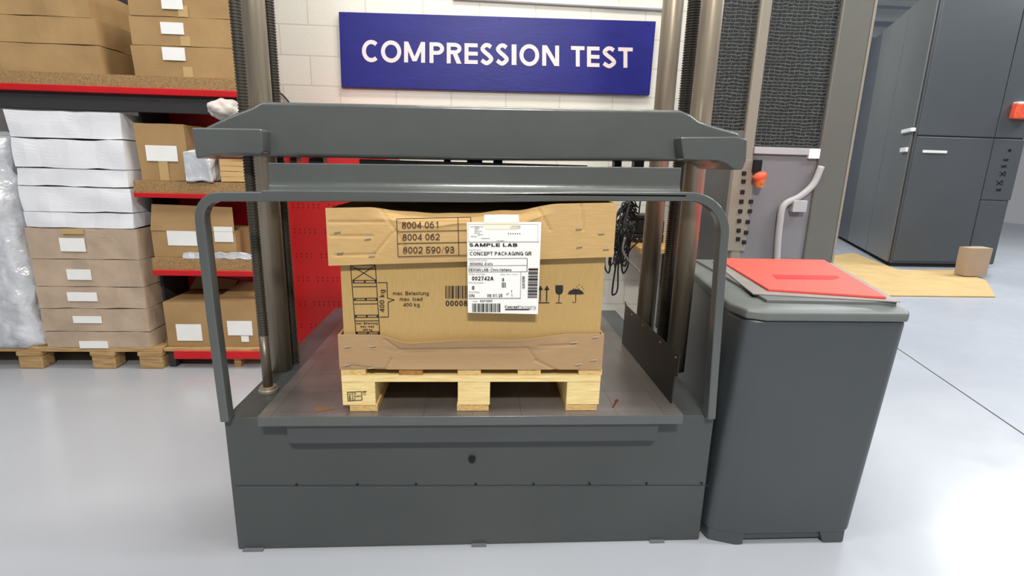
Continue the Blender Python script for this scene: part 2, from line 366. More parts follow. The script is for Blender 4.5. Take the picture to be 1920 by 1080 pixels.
mat('pallet_wood', (198, 168, 122), .75, 0, .3, 40, 0, 9, stretch=(1, 6, 12), c2=(160, 124, 78), spec=.2)
mat('desk_wood', (206, 160, 100), .5, 0, .05, 30, .12, 6, stretch=(1, 8, 8))
mat('mat_grey', (136, 130, 126), .6, 0, .1, 30, .1, 10)
mat('sheet_tan', (190, 160, 110), .8, 0, .2, 12, .08, 4, spec=.2)
mat('grey_cloth', (126, 124, 128), .6, 0, .15, 6, .10, 3)
mat('grey_shell', (112, 113, 118), .5, 0, .05, 10, .06, 4)
mat('frame_grey', (112, 111, 105), .42, .2, .05, 12, .08, 3)
mat('frame_light', (150, 143, 130), .45, .1)
mat('orange', (238, 92, 60), .45, 0, .3, 40, .2, 30)
mat('orange_dark', (214, 120, 60), .5, 0, .4, 60, .35, 50)
mat('blue_wrap', (62, 84, 140), .35, 0, .6, 8, .35, 5)
mat('rag', (196, 186, 180), .8, 0, .5, 20, .16, 14)
mat('white_metal', (225, 225, 222), .35)
mat('rust', (128, 92, 62), .7); mat('rust_red', (98, 42, 32), .7)
mat('cable_grey', (140, 140, 138), .5)
mat('far_white', (214, 220, 230), .7)
mat('ceiling_grey', (176, 184, 190), .8)
mat('tower_paper', (178, 176, 178), .6, 0, .1, 10, .06, 6)
brick_mat('block_wall', (234, 231, 222), (229, 226, 216), (214, 210, 200), .406, .203, .006, .5, .55, bump=.35, shift=(0.203, -.174), noise_bump=.28, var=.03)
brick_mat('plate_steel', (138, 131, 127), (128, 122, 119), (100, 95, 91), .152, .152, .0011, 0, .30, swap='XY', bump=.05, metal=.45, vscale=5, var=.35)
brick_mat('mesh_grille', (30, 33, 33), (40, 43, 43), (98, 102, 99), .026, .0165, .0042, .15, .5, bump=1, vscale=60, var=.6, warp=.016)

# floor: glossy pale epoxy with a saw-cut joint
m = mat('floor_epoxy', (174, 177, 184), .16, 0, 0, 20, .05, .8, spec=.5)
nt = m.node_tree; N = nt.nodes; L = nt.links; p = N['Principled BSDF']
tc = N.new('ShaderNodeTexCoord'); n = N.new('ShaderNodeTexNoise'); n.inputs['Scale'].default_value = 9; n.inputs['Detail'].default_value = 6
L.new(tc.outputs['Object'], n.inputs['Vector'])
mr = N.new('ShaderNodeMapRange'); mr.inputs['To Min'].default_value = .10; mr.inputs['To Max'].default_value = .30
L.new(n.outputs['Fac'], mr.inputs[0]); L.new(mr.outputs[0], p.inputs['Roughness'])
n2 = N.new('ShaderNodeTexNoise'); n2.inputs['Scale'].default_value = 3.0; L.new(tc.outputs['Object'], n2.inputs['Vector'])
bp = N.new('ShaderNodeBump'); bp.inputs['Strength'].default_value = .06; L.new(n2.outputs['Fac'], bp.inputs['Height']); L.new(bp.outputs[0], p.inputs['Normal'])

# ------------------------------------------------------------ the setting
struct('floor', B(-7, 16, -6, 18, -.1, 0), 'floor_epoxy', 'glossy pale grey epoxy floor')
WY = 2.6
struct('wall_back', B(-7, 2.55, WY, WY+.2, 0, 5.0), 'block_wall', 'white painted block wall behind the machine')
struct('wall_far', B(2, 16, 17.8, 18, 0, 6), 'far_white')
struct('ceiling', B(-7, 16, -6, 18, 5.2, 5.3), 'ceiling_grey')
a = atz(1700, 665, 0); b = atz(1920, 815, 0); d = (b-a).normalized(); a = a-d*.35; b = b+d*3; nrm = Vector((-d.y, d.x, 0))*.004
bm = bmesh.new(); bm.faces.new([bm.verts.new(q+Vector((0, 0, .0012))) for q in (a-nrm, b-nrm, b+nrm, a+nrm)])
o = flat('trim_1', bm, 'underside'); o['kind'] = 'structure'

for i, y in enumerate((8.6, 9.7, 10.8, 12.2)):
    struct('trim_%d' % (i+2), B(3, 16, y, y+.22, 4.75, 4.95), 'white_metal')
# ------------------------------------------------------------ COMPRESSION TESTER
T = thing('compression_tester', 'large grey compression testing machine with steel columns holding a pallet load', 'machine')
PT = .511                       # plate top
base = obj('base', B(-.775, .80, .03, 1.32, 0, .478), 'grey_paint_base', T, bevel=.006)
# front panel seam, bolts, bolt hole
bm = bmesh.new(); poly(bm, [(440, 911.5), (1328, 911), (1328, 909.8), (440, 910.3)], .0285); flat('panel_seam', bm, 'seam_grey', base)
bm = disc_y(bmesh.new(), *[at(885, 860, .03)[i] for i in (0,)], .022, .03, at(885, 860, .03).z, .012); h = obj('bolt', bm, 'black_steel', base, bevel=.001)
bm = disc_y(bmesh.new(), at(885, 860, .03).x, .0205, .0222, at(885, 860, .03).z, .007, 6); obj('bolt_socket', bm, 'hole', base)
for x in (556, 670, 780, 892, 1000, 1105, 1212, 1315):
    q = at(x, 908.5 - (x-556)*.004, .03); obj('rivet', disc_y(bmesh.new(), q.x, .026, .031, q.z, .0035, 10), 'hole', base)
for x0, x1 in ((-.755, -.69), (.0, .05), (.62, .67)):
    obj('shim', B(x0, x1, .018, .06, 0, .006), 'grey_shell', base)
obj('apron', prism([(-.57, .484), (-.57, .42), (-.56, .411), (.587, .411), (.597, .42), (.597, .484)], -.012, .04), 'grey_paint_base', T, bevel=.003)
plate = obj('platform_plate', B(-.647, .668, -.028, 1.27, .4785, PT-.001), 'grey_paint', T, bevel=.002)
obj('plate_surface', B(-.646, .667, -.027, 1.269, PT-.001, PT), 'plate_steel', plate)
def blob(name, pts, m, par, Z):
    bm = bmesh.new(); bm.faces.new([bm.verts.new(atz(x, y, Z)) for x, y in pts]); bmesh.ops.recalc_face_normals(bm, faces=bm.faces); return flat(name, bm, m, par)
blob('rust_stain', [(585, 767), (598, 762), (615, 763), (627, 767), (612, 770), (592, 771)], 'rust', plate, PT+.0006)
blob('rust_spot', [(1153, 750), (1158, 748), (1160, 751), (1155, 757), (1150, 765), (1147, 765), (1151, 757)], 'rust_red', plate, PT+.0006)
# columns and screws
def column(x, y, r, z0=.478, z1=3.2):
    c = obj('column', lathe([(r, z0), (r, z1)], x, y, 32), 'steel', T, smooth=True); c.data.polygons[-1].use_smooth = c.data.polygons[-2].use_smooth = False
    return c
def screw(x, y, r, z0, z1, pitch=.0092, shank=0):
    prof = []; z = z0+shank
    while z < z1:
        prof += [(r*.86, z), (r*.86, z+pitch*.3), (r*1.02, z+pitch*.45), (r*1.02, z+pitch*.8)]; z += pitch
    s = obj('screw', lathe(prof, x, y, 20), 'thread_steel', T)
    if shank: k = obj('shank', lathe([(r*.97, z0), (r*.97, z0+shank+.002)], x, y, 24), 'shank_steel', s, smooth=True)
    return s
column(-.742, .43, .039); column(.812, .43, .038); column(.80, .80, .042)
s = screw(-.713, .225, .0165, .478, 3.2, shank=.205)
obj('screw_collar', lathe([(.032, .478), (.032, .49), (.027, .492), (.027, .5)], -.713, .225), 'steel', s, bevel=.002)
screw(at(511, 100, .5).x*.5+at(547, 640, .5).x*.5, .5, .02, .478, 3.2); screw(.815, .60, .026, .478, 3.2)
# crosshead
CY0 = .185
def P(l, Y): return [(at(x, y, Y).x, at(x, y, Y).z) for x, y in l]
ch = obj('crosshead', prism(P([(379, 240), (428, 217), (470, 201), (490, 190), (880, 198), (1276, 206), (1296, 214), (1312, 226), (1340, 236), (1388, 249), (1386, 298), (1282, 302), (880, 300), (500, 293), (381, 293)], CY0), CY0, .50), 'grey_paint', T, bevel=.012, segs=4)
obj('bracket', prism(P([(358, 239), (489, 241), (492, 248), (493, 286), (487, 290), (440, 287), (400, 290), (367, 298)], .125), .125, .48), 'grey_paint', ch, bevel=.006, segs=3)
obj('bracket', prism(P([(1276, 257), (1384, 256), (1402, 261), (1400, 300), (1393, 319), (1376, 317), (1362, 307), (1345, 301), (1282, 300)], .125), .125, .48), 'grey_paint', ch, bevel=.006, segs=3)
def mount(x0, x1, Y=.42):
    z0 = 1.262; a = at(x0, 300, Y).x; b = at(x1, 300, Y).x
    bm = bmesh.new(); box(bm, a, b, Y, Y+.06, z0, z0+.012); c = (a+b)/2; w = (b-a)*.3; box(bm, c-w, c+w, Y+.01, Y+.05, z0+.011, 1.33); obj('mount', bm, 'black_steel', ch, bevel=.001)
for x in ((828, 848), (866, 914), (920, 948), (1150, 1172), (1186, 1216), (544, 556), (580, 606)): mount(*x)
# upper platen with front angle bar
def tl(x): return .0145*x                # the bar sits slightly out of level
def extr_x(prof, x0, x1, n=12):          # prof: (y,z) closed outline
    return loft([[(x, y, z+tl(x)) for y, z in prof] for x in [x0+(x1-x0)*i/n for i in range(n+1)]])
prof = [(.0, 1.19), (.0, 1.18), (.085, 1.18), (.085, 1.265), (.062, 1.265), (.062, 1.215), (.055, 1.2), (.04, 1.192)]
plt_ = obj('platen', extr_x([(.085, 1.19), (1.1, 1.19), (1.1, 1.252), (.085, 1.252)], -.56, .585), 'grey_paint', T, bevel=.003)
obj('angle_bar', extr_x(prof, -.592, .618), 'grey_paint', plt_, bevel=.003, segs=3)
obj('platen_top', B(at(676, 306, .32).x, at(1100, 306, .32).x, .30, .6, 1.25, at(880, 304, .3).z), 'grey_paint', plt_, bevel=.003)
obj('press_block', loft([[(x, .07, 1.159+.012*(x > 0)), (x, 1.05, 1.159+.012*(x > 0)), (x, 1.05, 1.192+tl(x)), (x, .07, 1.192+tl(x))] for x in (-.345, .25)]), 'black_plastic', plt_)
# hoop frame
def sweep_xz(path, w, d, Yc):
    P = [Vector((p[0], 0, p[1])) for p in path]; rings = []
    for i, p in enumerate(P):
        t = (P[min(i+1, len(P)-1)]-P[max(i-1, 0)]).normalized(); nn = Vector((-t.z, 0, t.x))
        rings.append([p+nn*w+Vector((0, Yc-d, 0)), p-nn*w+Vector((0, Yc-d, 0)), p-nn*w+Vector((0, Yc+d, 0)), p+nn*w+Vector((0, Yc+d, 0))])
    return loft(rings)
zl, zr = 1.162, 1.1915
path = [(-.758, .478), (-.764, .8), (-.766, 1.095)]
for k in range(1, 8):
    t = k/8*math.pi/2; path.append((-.704-.062*math.cos(t), 1.098+.064*math.sin(t)))
path += [(-.70, zl), (-.3, zl+.008), (0, 1.1745), (.3, 1.185), (.62, zr)]
for k in range(1, 12):
    t = k/12*math.pi/2; path.append((.632+.115*math.sin(t), zr-.115+.115*math.cos(t)))
path += [(.7475, 1.05), (.76, .8), (.776, .478)]
obj('hoop_frame', sweep_xz(path, .0135, .02, .02), 'grey_paint', T, bevel=.005, segs=3)

# black guard sheet at the plate's right edge
G = [(.025, .692), (.025, .62), (.045, .61), (.045, .60), (.052, .5115), (.66, .5115), (.655, .68), (.67, .70), (.64, .69)]
bm = bmesh.new(); A = [bm.verts.new((.655, y, z)) for y, z in G]; Bv = [bm.verts.new((.6585, y, z)) for y, z in G]
bm.faces.new(A); bm.faces.new(Bv[::-1])
for i in range(len(G)): bm.faces.new((A[i], A[(i+1) % len(G)], Bv[(i+1) % len(G)], Bv[i]))
gs = tag(obj('guard_sheet', bm, 'black_sheet'), 'thin black metal sheet standing on edge along right side of machine platform', 'metal sheet')
for y in (.05, .2, .4, .55):
    bm = bmesh.new(); loft([[(xx, y+.004*math.cos(k*math.pi/4), .675+.004*math.sin(k*math.pi/4)) for k in range(8)] for xx in (.6535, .656)], bm); obj('screw_head', bm, 'steel', gs)

# ------------------------------------------------------------ CONTROL CABINET
CC = thing('control_cabinet', 'waist high dark grey control cabinet with sloping rim right of the machine', 'cabinet')
def foot(zx, ins=0.0):
    k = zx/.82
    return [(.806+.038*k+ins, .11, zx), (.822+.04*k+ins, .03+ins, zx), (.915+ins, 0+ins, zx), (1.31+.06*k-ins, 0+ins, zx), (1.335+.06*k-ins, .03+ins, zx), (1.53+.08*k-ins, .82-ins, zx), (.97+ins, .82-ins, zx)]
obj('body', loft([foot(.036), foot(.82)]), 'cabinet_grey', CC, bevel=.02, segs=4)
obj('rim', loft([foot(.815, -.004), foot(.842, -.004), foot(.862, .03)]), 'cabinet_rim', CC, bevel=.006, segs=3)
obj('kick_plate', B(.94, 1.24, .014, .06, .014, .06), 'cabinet_grey', CC, bevel=.003)
obj('foot', loft([[(.815, .1, z), (.83, .032, z), (.915, .002, z), (.945, .002, z), (.955, .1, z)] for z in (0, .05)]), 'cabinet_grey', CC, bevel=.006)
obj('foot', loft([[(1.235, .002, 0), (1.31, .002, 0), (1.335, .08, 0), (1.25, .08, 0)], [(1.215, .002, .05), (1.31, .002, .05), (1.335, .08, .05), (1.215, .08, .05)]]), 'cabinet_grey', CC, bevel=.006)
obj('foot', B(1.40, 1.50, .70, .80, 0, .05), 'cabinet_grey', CC); obj('foot', B(.98, 1.08, .70, .80, 0, .05), 'cabinet_grey', CC)
def quadbox(pts, z0, z1, bm=None): return loft([[(x, y, z0) for x, y in pts], [(x, y, z1) for x, y in pts]], bm)
obj('top_plate', quadbox([(.93, .045), (1.355, .03), (1.60, .78), (1.0, .78)], .855, .873), 'cabinet_rim', CC, bevel=.003)
def zq(l, Z): return [tuple(atz(x, y, Z)[:2]) for x, y in l]
PS = thing('cover_pad', 'grey edged mat lying on top of the control cabinet beneath the red pad', 'mat')
obj('mat_sheet', quadbox(zq([(1412, 551), (1688, 566), (1560, 493), (1335, 489)], .876), .8735, .8765), 'mat_grey', PS)
RP = tag(obj('foam_pad', quadbox(zq([(1440, 544), (1662, 559), (1545, 489), (1345, 486)], .88), .877, .885), 'red_pad', bevel=.002), 'bright coral red rectangular pad with slot lying on control cabinet', 'pad')
bm = bmesh.new(); box(bm, 0, 1, 0, 1, 0, 1)
q = zq([(1455, 523), (1560, 524), (1574, 521), (1570, 517), (1448, 515)], .8855)
bm.free(); obj('slot', quadbox(q, .8845, .8862), 'red_slot', RP)

# ------------------------------------------------------------ PALLET AND PACKED CARTON
PL = thing('pallet', 'small pale pine pallet with stamped block standing on machine platform', 'pallet')
z0 = PT+.0005
for x in (-.345, 0.0, .345):
    obj('bottom_board', B(x-.05+.015*(x < 0)-.0, x+.05, .005, 1.19, z0, z0+.022), 'pine_end', PL, bevel=.001)
blks = {}
for i, (x0, x1) in enumerate(((-.4, -.30), (-.047, .053), (.295, .40))):
    for j, y in enumerate((0, .53, 1.055)):
        o = obj('block', B(x0, x1, y+.002, y+.14, z0+.022, z0+.1), 'pine', PL, bevel=.001)
        blks[i, j] = o
for y in (0, .53, 1.055): obj('stringer_board', B(-.4, .4, y, y+.145, z0+.1, z0+.122), 'pine', PL, bevel=.001)
for i, x in enumerate((-.363, -.19, -.012, .174, .366)):
    w = .036 if i in (1, 2, 3) else .037
    obj('deck_board', B(x-w, x+w, .0, 1.2, z0+.122, z0+.143), 'pine_dark' if i == 1 else 'pine_end', PL, bevel=.001)
# stamp on the left block
s_ = lambda x, y: (640+x*80/1234, 715+y*70/1080)
bm = bmesh.new(); yb = .0008
loop(bm, [(175, 315), (585, 298), (598, 545), (195, 570)], 22, yb, s_); stroke(bm, (310, 308), (325, 560), 14, yb, s_)
text(bm, 'US-', 340, 325, 440, 385, yb, .02, map=s_); text(bm, '182403', 345, 410, 565, 465, yb, .02, -5, map=s_); text(bm, 'HT', 345, 490, 420, 540, yb, .02, map=s_)
text(bm, 'IPPC', 215, 330, 285, 540, yb, .02, rot=90, map=s_)
text(bm, 'TC', 635, 345, 710, 405, yb, .02, map=s_); poly(bm, [(605, 320), (700, 320), (745, 282), (605, 292)], yb, s_)
flat('ink_stamp', bm, 'ink', blks[0, 0])

CA = thing('packed_carton', 'large brown three piece carton with white paper label under the press', 'carton')
zb = z0+.1435
LY, SY, TY = -.018, .006, -.006
# sleeve
sl = obj('sleeve', gbox(-.388, .39, SY, 1.17, zb+.004, 1.12, 6), 'kraft_sleeve', CA, bevel=.002)
# tray: four walls with a buckled front wall
def sm(t): t = max(0, min(1, t)); return t*t*(3-2*t)
def crease(x, z, a, b, w=.004, d=.003, Y=0):
    p = at(*a, Y); q = at(*b, Y); dx, dz = q.x-p.x, q.z-p.z; l2 = dx*dx+dz*dz
    t = max(0, min(1, ((x-p.x)*dx+(z-p.z)*dz)/l2)); r = math.hypot(x-p.x-t*dx, z-p.z-t*dz)
    return d*math.exp(-(r/w)**2)
LCR = [((622, 415), (722, 415)), ((625, 441), (700, 441)), ((715, 392), (745, 432)), ((745, 432), (765, 470)), ((738, 435), (705, 475)), ((705, 475), (632, 477)), ((730, 398), (790, 412)), ((1010, 392), (1030, 430)), ((1088, 385), (1092, 430)), ((960, 402), (1010, 396))]
TCR = [((752, 655), (990, 652)), ((990, 652), (1005, 675)), ((1005, 675), (1045, 694)), ((722, 635), (750, 655)), ((655, 684), (700, 690)), ((1010, 648), (1080, 645)), ((640, 690), (720, 692)), ((735, 672), (722, 694))]
def tray_front(u, v):
    x = -.402+.802*u
    dip = sm((x+.30)/.12)*sm((.30-x)/.22)
    top = .764+.006*u - .02*dip - .006*math.sin(u*9)*dip
    z = zb+(top-zb)*v
    y = TY - .009*dip*v*v + .006*dip*math.sin(v*math.pi)
    crs = math.exp(-((v-.62)/.07)**2)*dip
    return Vector((x, y+.003*crs+sum(crease(x, z, a, b) for a, b in TCR), z))
tr = obj('tray', sheet(bmesh.new(), 130, 40, tray_front, (0, .005, 0)), 'kraft_tray', CA, smooth=False)
bm = bmesh.new(); box(bm, -.402, -.396, TY+.0055, 1.18, zb, .764); box(bm, .394, .40, TY+.0055, 1.18, zb, .77); box(bm, -.402, .40, 1.174, 1.18, zb, .766)
obj('tray_side', bm, 'kraft_tray', tr)
# lid
def lid_z(x): return 1.1545+.040*x
def lid_front(u, v):
    x = -.414+.822*u
    dip = sm((x+.30)/.13)*sm((.24-x)/.13)
    zt = lid_z(x) - .022*dip*(1+.15*math.sin(u*17)) - .004*math.sin(u*40)*dip*.4
    zbm = .994+.019*(2*u-1)
    z = zbm+(zt-zbm)*v
    y = LY + .035*dip*sm((v-.80)/.2) - .004*dip*math.sin(min(1, v/.8)*math.pi)
    y -= .0035*math.exp(-((v-.80+.04*math.sin(u*22))/.03)**2)*dip
    y += sum(crease(x, z, a, b) for a, b in LCR)
    return Vector((x, y, z))
ld = obj('lid', sheet(bmesh.new(), 150, 60, lid_front, (0, .005, 0)), 'kraft', CA)
def side(xa):
    bm = bmesh.new()
    z1 = lid_z(xa)-.002; zz = .994+.019*(1 if xa > 0 else -1)
    box(bm, xa, xa+.006, LY+.002, 1.19, zz, z1); return bm
obj('lid_side', side(-.414), 'kraft', ld); obj('lid_side', side(.402), 'kraft', ld)
obj('lid_side', B(-.414, .408, 1.184, 1.19, .99, 1.13), 'kraft', ld)
def lid_top(u, v):
    x = -.412+.818*u; y = LY+.006+(1.18-LY)*v
    dip = sm((x+.30)/.13)*sm((.24-x)/.13)
    return Vector((x, y+.03*dip*(1-v), lid_z(x)-.004-(.024*dip)*max(0, 1-v*6)-.012*sm(v*8)*sm((x+.42)/.1)))
obj('lid_top', sheet(bmesh.new(), 40, 24, lid_top, (0, 0, -.005)), 'kraft', ld)
# staples
def staple(x, y, Y, par, tilt=-.15):
    q = at(x, y, Y-.004); bm = B(-.008, .008, -.002, .002, -.0011, .0011)
    bmesh.ops.rotate(bm, cent=(0, 0, 0), matrix=Matrix.Rotation(tilt, 3, 'Y'), verts=bm.verts)
    box(bm, -.0088, -.007, -.001, .004, -.003, .0008); box(bm, .0068, .0088, -.001, .004, -.0005, .003)
    for v in bm.verts: v.co += q
    obj('staple', bm, 'staple_wire', par)
for x, y in ((632, 434), (689, 447), (637, 473), (697, 479), (1086, 428), (1128, 437), (1087, 462), (1137, 466)): staple(x, y, LY-.002, ld)
for x, y in ((651, 650), (699, 649), (652, 684), (697, 690), (1076, 642), (1116, 632), (1084, 683), (1113, 675)): staple(x, y, TY, tr)
# print on the lid
bm = bmesh.new(); yl = LY-.0062
t_ = lambda x, y: (740+x/10.8, 400+y/10.8)
for a, b in (((38, 112), (1540, 80)), ((60, 372), (1540, 343)), ((65, 612), (1540, 588)), ((70, 875), (1540, 850)), ((38, 112), (70, 875)), ((1280, 88), (1302, 860)), ((1540, 80), (1558, 850))): stroke(bm, a, b, 15, yl, t_)
digits(bm, '8004 061', 145, 174, 900, 306, yl, .062, -12, t_); digits(bm, '8004 062', 158, 421, 912, 551, yl, .062, -10, t_); digits(bm, '8002 590/93', 168, 682, 1208, 812, yl, .062, -10, t_)
flat('printed_table', bm, 'ink_brown', ld)
# print on the sleeve
bm = bmesh.new(); ys = SY-.0007
k_ = lambda x, y: (600+x*300/1157, 360+y*280/1080)
loop(bm, [(220, 528), (400, 528), (432, 1027), (260, 1027)], 6, ys, k_)
for a, b in (((222, 557), (403, 557)), ((235, 640), (408, 640)), ((236, 658), (409, 658)), ((238, 686), (411, 684)), ((245, 770), (415, 768)), ((246, 784), (416, 784)), ((248, 811), (418, 809)), ((252, 892), (422, 890)), ((253, 908), (423, 906)), ((255, 933), (425, 931)), ((259, 1013), (430, 1011)), ((222, 532), (407, 640)), ((400, 532), (235, 640))): stroke(bm, a, b, 6, ys, k_)
for yy, xa, xb in ((649, 236, 408), (776, 245, 415), (899, 253, 422), (1020, 260, 430)):
    for f in (.0, .47, .93): rect(bm, xa+(xb-xa)*f, yy-7, xa+(xb-xa)*f+13, yy+7, ys, k_)
digits(bm, 'max. Belastung', 262, 942, 418, 957, ys, .1, 0, k_); digits(bm, 'max. load', 292, 965, 390, 980, ys, .1, 0, k_); digits(bm, '400 kg', 310, 989, 378, 1004, ys, .1, 0, k_)
flat('stacking_diagram', bm, 'ink', sl); bm = bmesh.new()
digits(bm, '400 kg', 430, 707, 466, 870, ys, .075, 0, k_, rot=90)
for a, b in (((417, 656), (485, 655)), ((484, 655), (488, 768)), ((488, 768), (538, 781)), ((538, 781), (492, 797)), ((492, 797), (495, 905)), ((495, 904), (432, 905))): stroke(bm, a, b, 6, ys, k_)
digits(bm, 'max. Belastung', 527, 719, 786, 746, ys, .075, 0, k_); digits(bm, 'max. load', 577, 761, 740, 788, ys, .075, 0, k_); digits(bm, '400 kg', 601, 802, 720, 829, ys, .075, 0, k_)
flat('load_text', bm, 'ink', sl); bm = bmesh.new()
random.seed(3); x = 906
for w, g in ((7, 5), (4, 7), (9, 6), (5, 4), (14, 8), (4, 5), (6, 5), (12, 5), (5, 8), (9, 4), (4, 6), (8, 5), (12, 6), (5, 5), (8, 20)):
    if x > 1072: break
    rect(bm, x, 679+(x-906)*-.01, x+w, 771, ys, k_); x += w+g
digits(bm, '00008', 908, 785, 1066, 826, ys, .09, 0, k_)
flat('barcode', bm, 'ink', sl); bm = bmesh.new()
g_ = lambda x, y: (860+x/4, 370+y/4)
for xc in (613, 661):
    stroke(bm, (xc, 690), (xc-2, 782), 9, ys, g_); poly(bm, [(xc-21, 697), (xc+21, 695), (xc+1, 661)], ys, g_)
stroke(bm, (595, 791), (680, 791), 8, ys, g_)
poly(bm, [(725, 660), (783, 659), (783, 700), (779, 715), (770, 726), (754, 731), (738, 727), (728, 716), (725, 700)][::-1], ys, g_); stroke(bm, (754, 729), (751, 790), 6, ys, g_); poly(bm, [(722, 796), (780, 795), (768, 789), (735, 789)], ys, g_)
um = [(819, 732)]+[(879-60*math.cos(t*math.pi/12), 728-40*math.sin(t*math.pi/12)) for t in range(1, 12)]+[(938, 728)]
for k in range(4, -1, -1):
    um += [(819+24*k+12+12, 731), (819+24*k+12, 726)] if k < 4 else [(926, 725)]
poly(bm, um[::-1], ys, g_); stroke(bm, (879, 685), (878, 780), 6, ys, g_)
hk = [(878, 775)]+[(867+11*math.cos(t*math.pi/5), 780+11*math.sin(t*math.pi/5)) for t in range(0, 6)]
for a, b in zip(hk, hk[1:]): stroke(bm, a, b, 5, ys, g_)
for x, y in ((905, 656), (888, 670), (925, 670), (862, 682), (902, 684), (937, 686)): poly(bm, [(x+4, y-6), (x-5, y+1), (x-4, y+6), (x+1, y+4)], ys, g_)
flat('handling_symbols', bm, 'ink', sl)
# shipping label hanging from the lid
c_ = lambda x, y: (870+x/5.687, 410+y/5.687)
yp = -.034
C4 = [at(*c_(*q), yp) for q in ((30, 38), (825, 35), (788, 1018), (42, 1003))]
def lab(u, v):
    q = (C4[3]*(1-u)+C4[2]*u)*(1-v)+(C4[0]*(1-u)+C4[1]*u)*v
    return q+Vector((0, 0, 0))
lb = obj('shipping_label', sheet(bmesh.new(), 6, 6, lab, (0, .0008, 0)), 'paper', CA)
q0 = [c_(x, y) for x, y in ((218, -42), (580, -42), (588, 38), (212, 38))]
bm = bmesh.new(); tp = [at(x, y, LY-.006) for x, y in q0[:2]]+[at(x, y, yp-.001) for x, y in q0[2:]]
bm2 = bmesh.new(); loft([tp, [t+Vector((0, -.0006, 0)) for t in tp]], bm2); obj('masking_tape', bm2, 'masking_tape', lb); bm.free()
bm = bmesh.new(); q1 = [at(*c_(x, y), yp-.0006) for x, y in ((212, 38), (588, 38), (575, 112), (225, 112))]
loft([q1, [t+Vector((0, -.0004, 0)) for t in q1]], bm); tpp = obj('masking_tape', bm, mat('tape_over', (240, 236, 214), .4), lb)
bm = bmesh.new(); yy = yp-.0012
D_ = lambda s, x0, y0, x1, y1, h=.08, sk=0, rot=0: digits(bm, s, x0, y0, x1, y1, yy, h, sk, c_, rot=rot)
T_ = lambda s, x0, y0, x1, y1, off=0, rot=0, sk=0: text(bm, s, x0, y0, x1, y1, yy, off, sk, rot, c_)
D_('SAMPLE LAB', 55, 263, 570, 299, .1); D_('CONCEPT PACKAGING GR', 62, 354, 720, 393, .085, -2)
D_('8004062 -3 kits', 64, 468, 306, 494, .08); D_('DESIGN LAB- Chris Hellams', 48, 531, 508, 559, .08)
D_('002742A', 84, 616, 316, 659, .095); D_('3', 404, 633, 428, 669, .09); D_('0', 84, 718, 112, 759, .1); D_('ON', 52, 806, 112, 837, .08); D_('08/01/25', 248, 804, 410, 837, .08)
D_('1', 500, 762, 514, 790, .1); D_('1', 503, 808, 517, 835, .1); T_('of', 450, 790, 478, 815, 0)
D_('6201590', 172, 867, 302, 889, .08); D_('6201590', 621, 615, 649, 743, .08, 0, 90)
D_('Concept', 435, 925, 582, 955, .1)
for a, b, w in (((45, 60), (45, 245), 2), ((45, 60), (790, 60), 2), ((790, 60), (790, 245), 2), ((45, 250), (800, 248), 4), ((48, 428), (675, 424), 4), ((675, 424), (671, 566), 6), ((48, 503), (673, 498), 4), ((48, 570), (673, 566), 4), ((607, 566), (602, 850), 4), ((48, 853), (602, 850), 5)): stroke(bm, a, b, w, yy, c_)
x = 86
for w, g in ((4, 5), (9, 6), (14, 4), (5, 7), (6, 5), (16, 5), (5, 6), (9, 4), (18, 7), (5, 5), (8, 4), (13, 8), (5, 5), (7, 5), (15, 6), (5, 4), (6, 5), (12, 9), (5, 5), (8, 5), (16, 4)):
    if x > 385: break
    rect(bm, x, 905, x+w, 997, yy, c_); x += w+g
y = 530
for w, g in ((22, 7), (6, 6), (16, 5), (7, 9), (13, 5), (5, 6), (24, 8), (7, 5), (9, 7), (18, 6), (5, 8), (12, 5), (6, 6), (20, 7), (8, 5), (14, 8), (6, 5), (9, 6), (17, 7)):
    if y > 850: break
    rect(bm, 688-(y-530)*.03, y, 790-(y-530)*.03, y+w, yy, c_); y += w+g
for x in (404, 414, 422, 438): rect(bm, x, 680, x+(8 if x != 414 else 4), 736, yy, c_)
for k in range(6):
    xx = 475+k*24; poly(bm, [(xx+6*math.cos(-a*math.pi/4), 160+6*math.sin(-a*math.pi/4)) for a in range(8)], yy, c_)
poly(bm, [(432, 976), (446, 962), (705, 962), (690, 976)], yy, c_)
flat('printed_text', bm, 'ink', lb)
bm = bmesh.new()
D_('Packaging', 586, 925, 766, 955, .05); T_('Group', 700, 962, 762, 978)
T_('Customer Name', 48, 325, 182, 340); T_('Customer P.O. Number', 50, 438, 250, 453); T_('Customer Part Description', 48, 512, 305, 525)
T_('Order Number', 50, 583, 230, 600); T_('Qty Per Unit', 388, 588, 570, 606); T_('File Number', 50, 674, 212, 692); T_('Due Date', 52, 774, 168, 792)
for x0, y0, x1 in ((65, 82, 212), (112, 98, 168), (112, 115, 145), (112, 132, 195), (112, 150, 170), (145, 168, 195), (75, 186, 130), (178, 207, 272), (345, 233, 430), (500, 77, 612), (490, 95, 612), (90, 878, 150)):
    x = x0
    while x < x1-4:
        w = random.choice((5, 7, 9)); rect(bm, x, y0, x+w, y0+8, yy, c_); x += w+random.choice((2, 3, 7))
flat('printed_text', bm, 'ink_grey', lb)

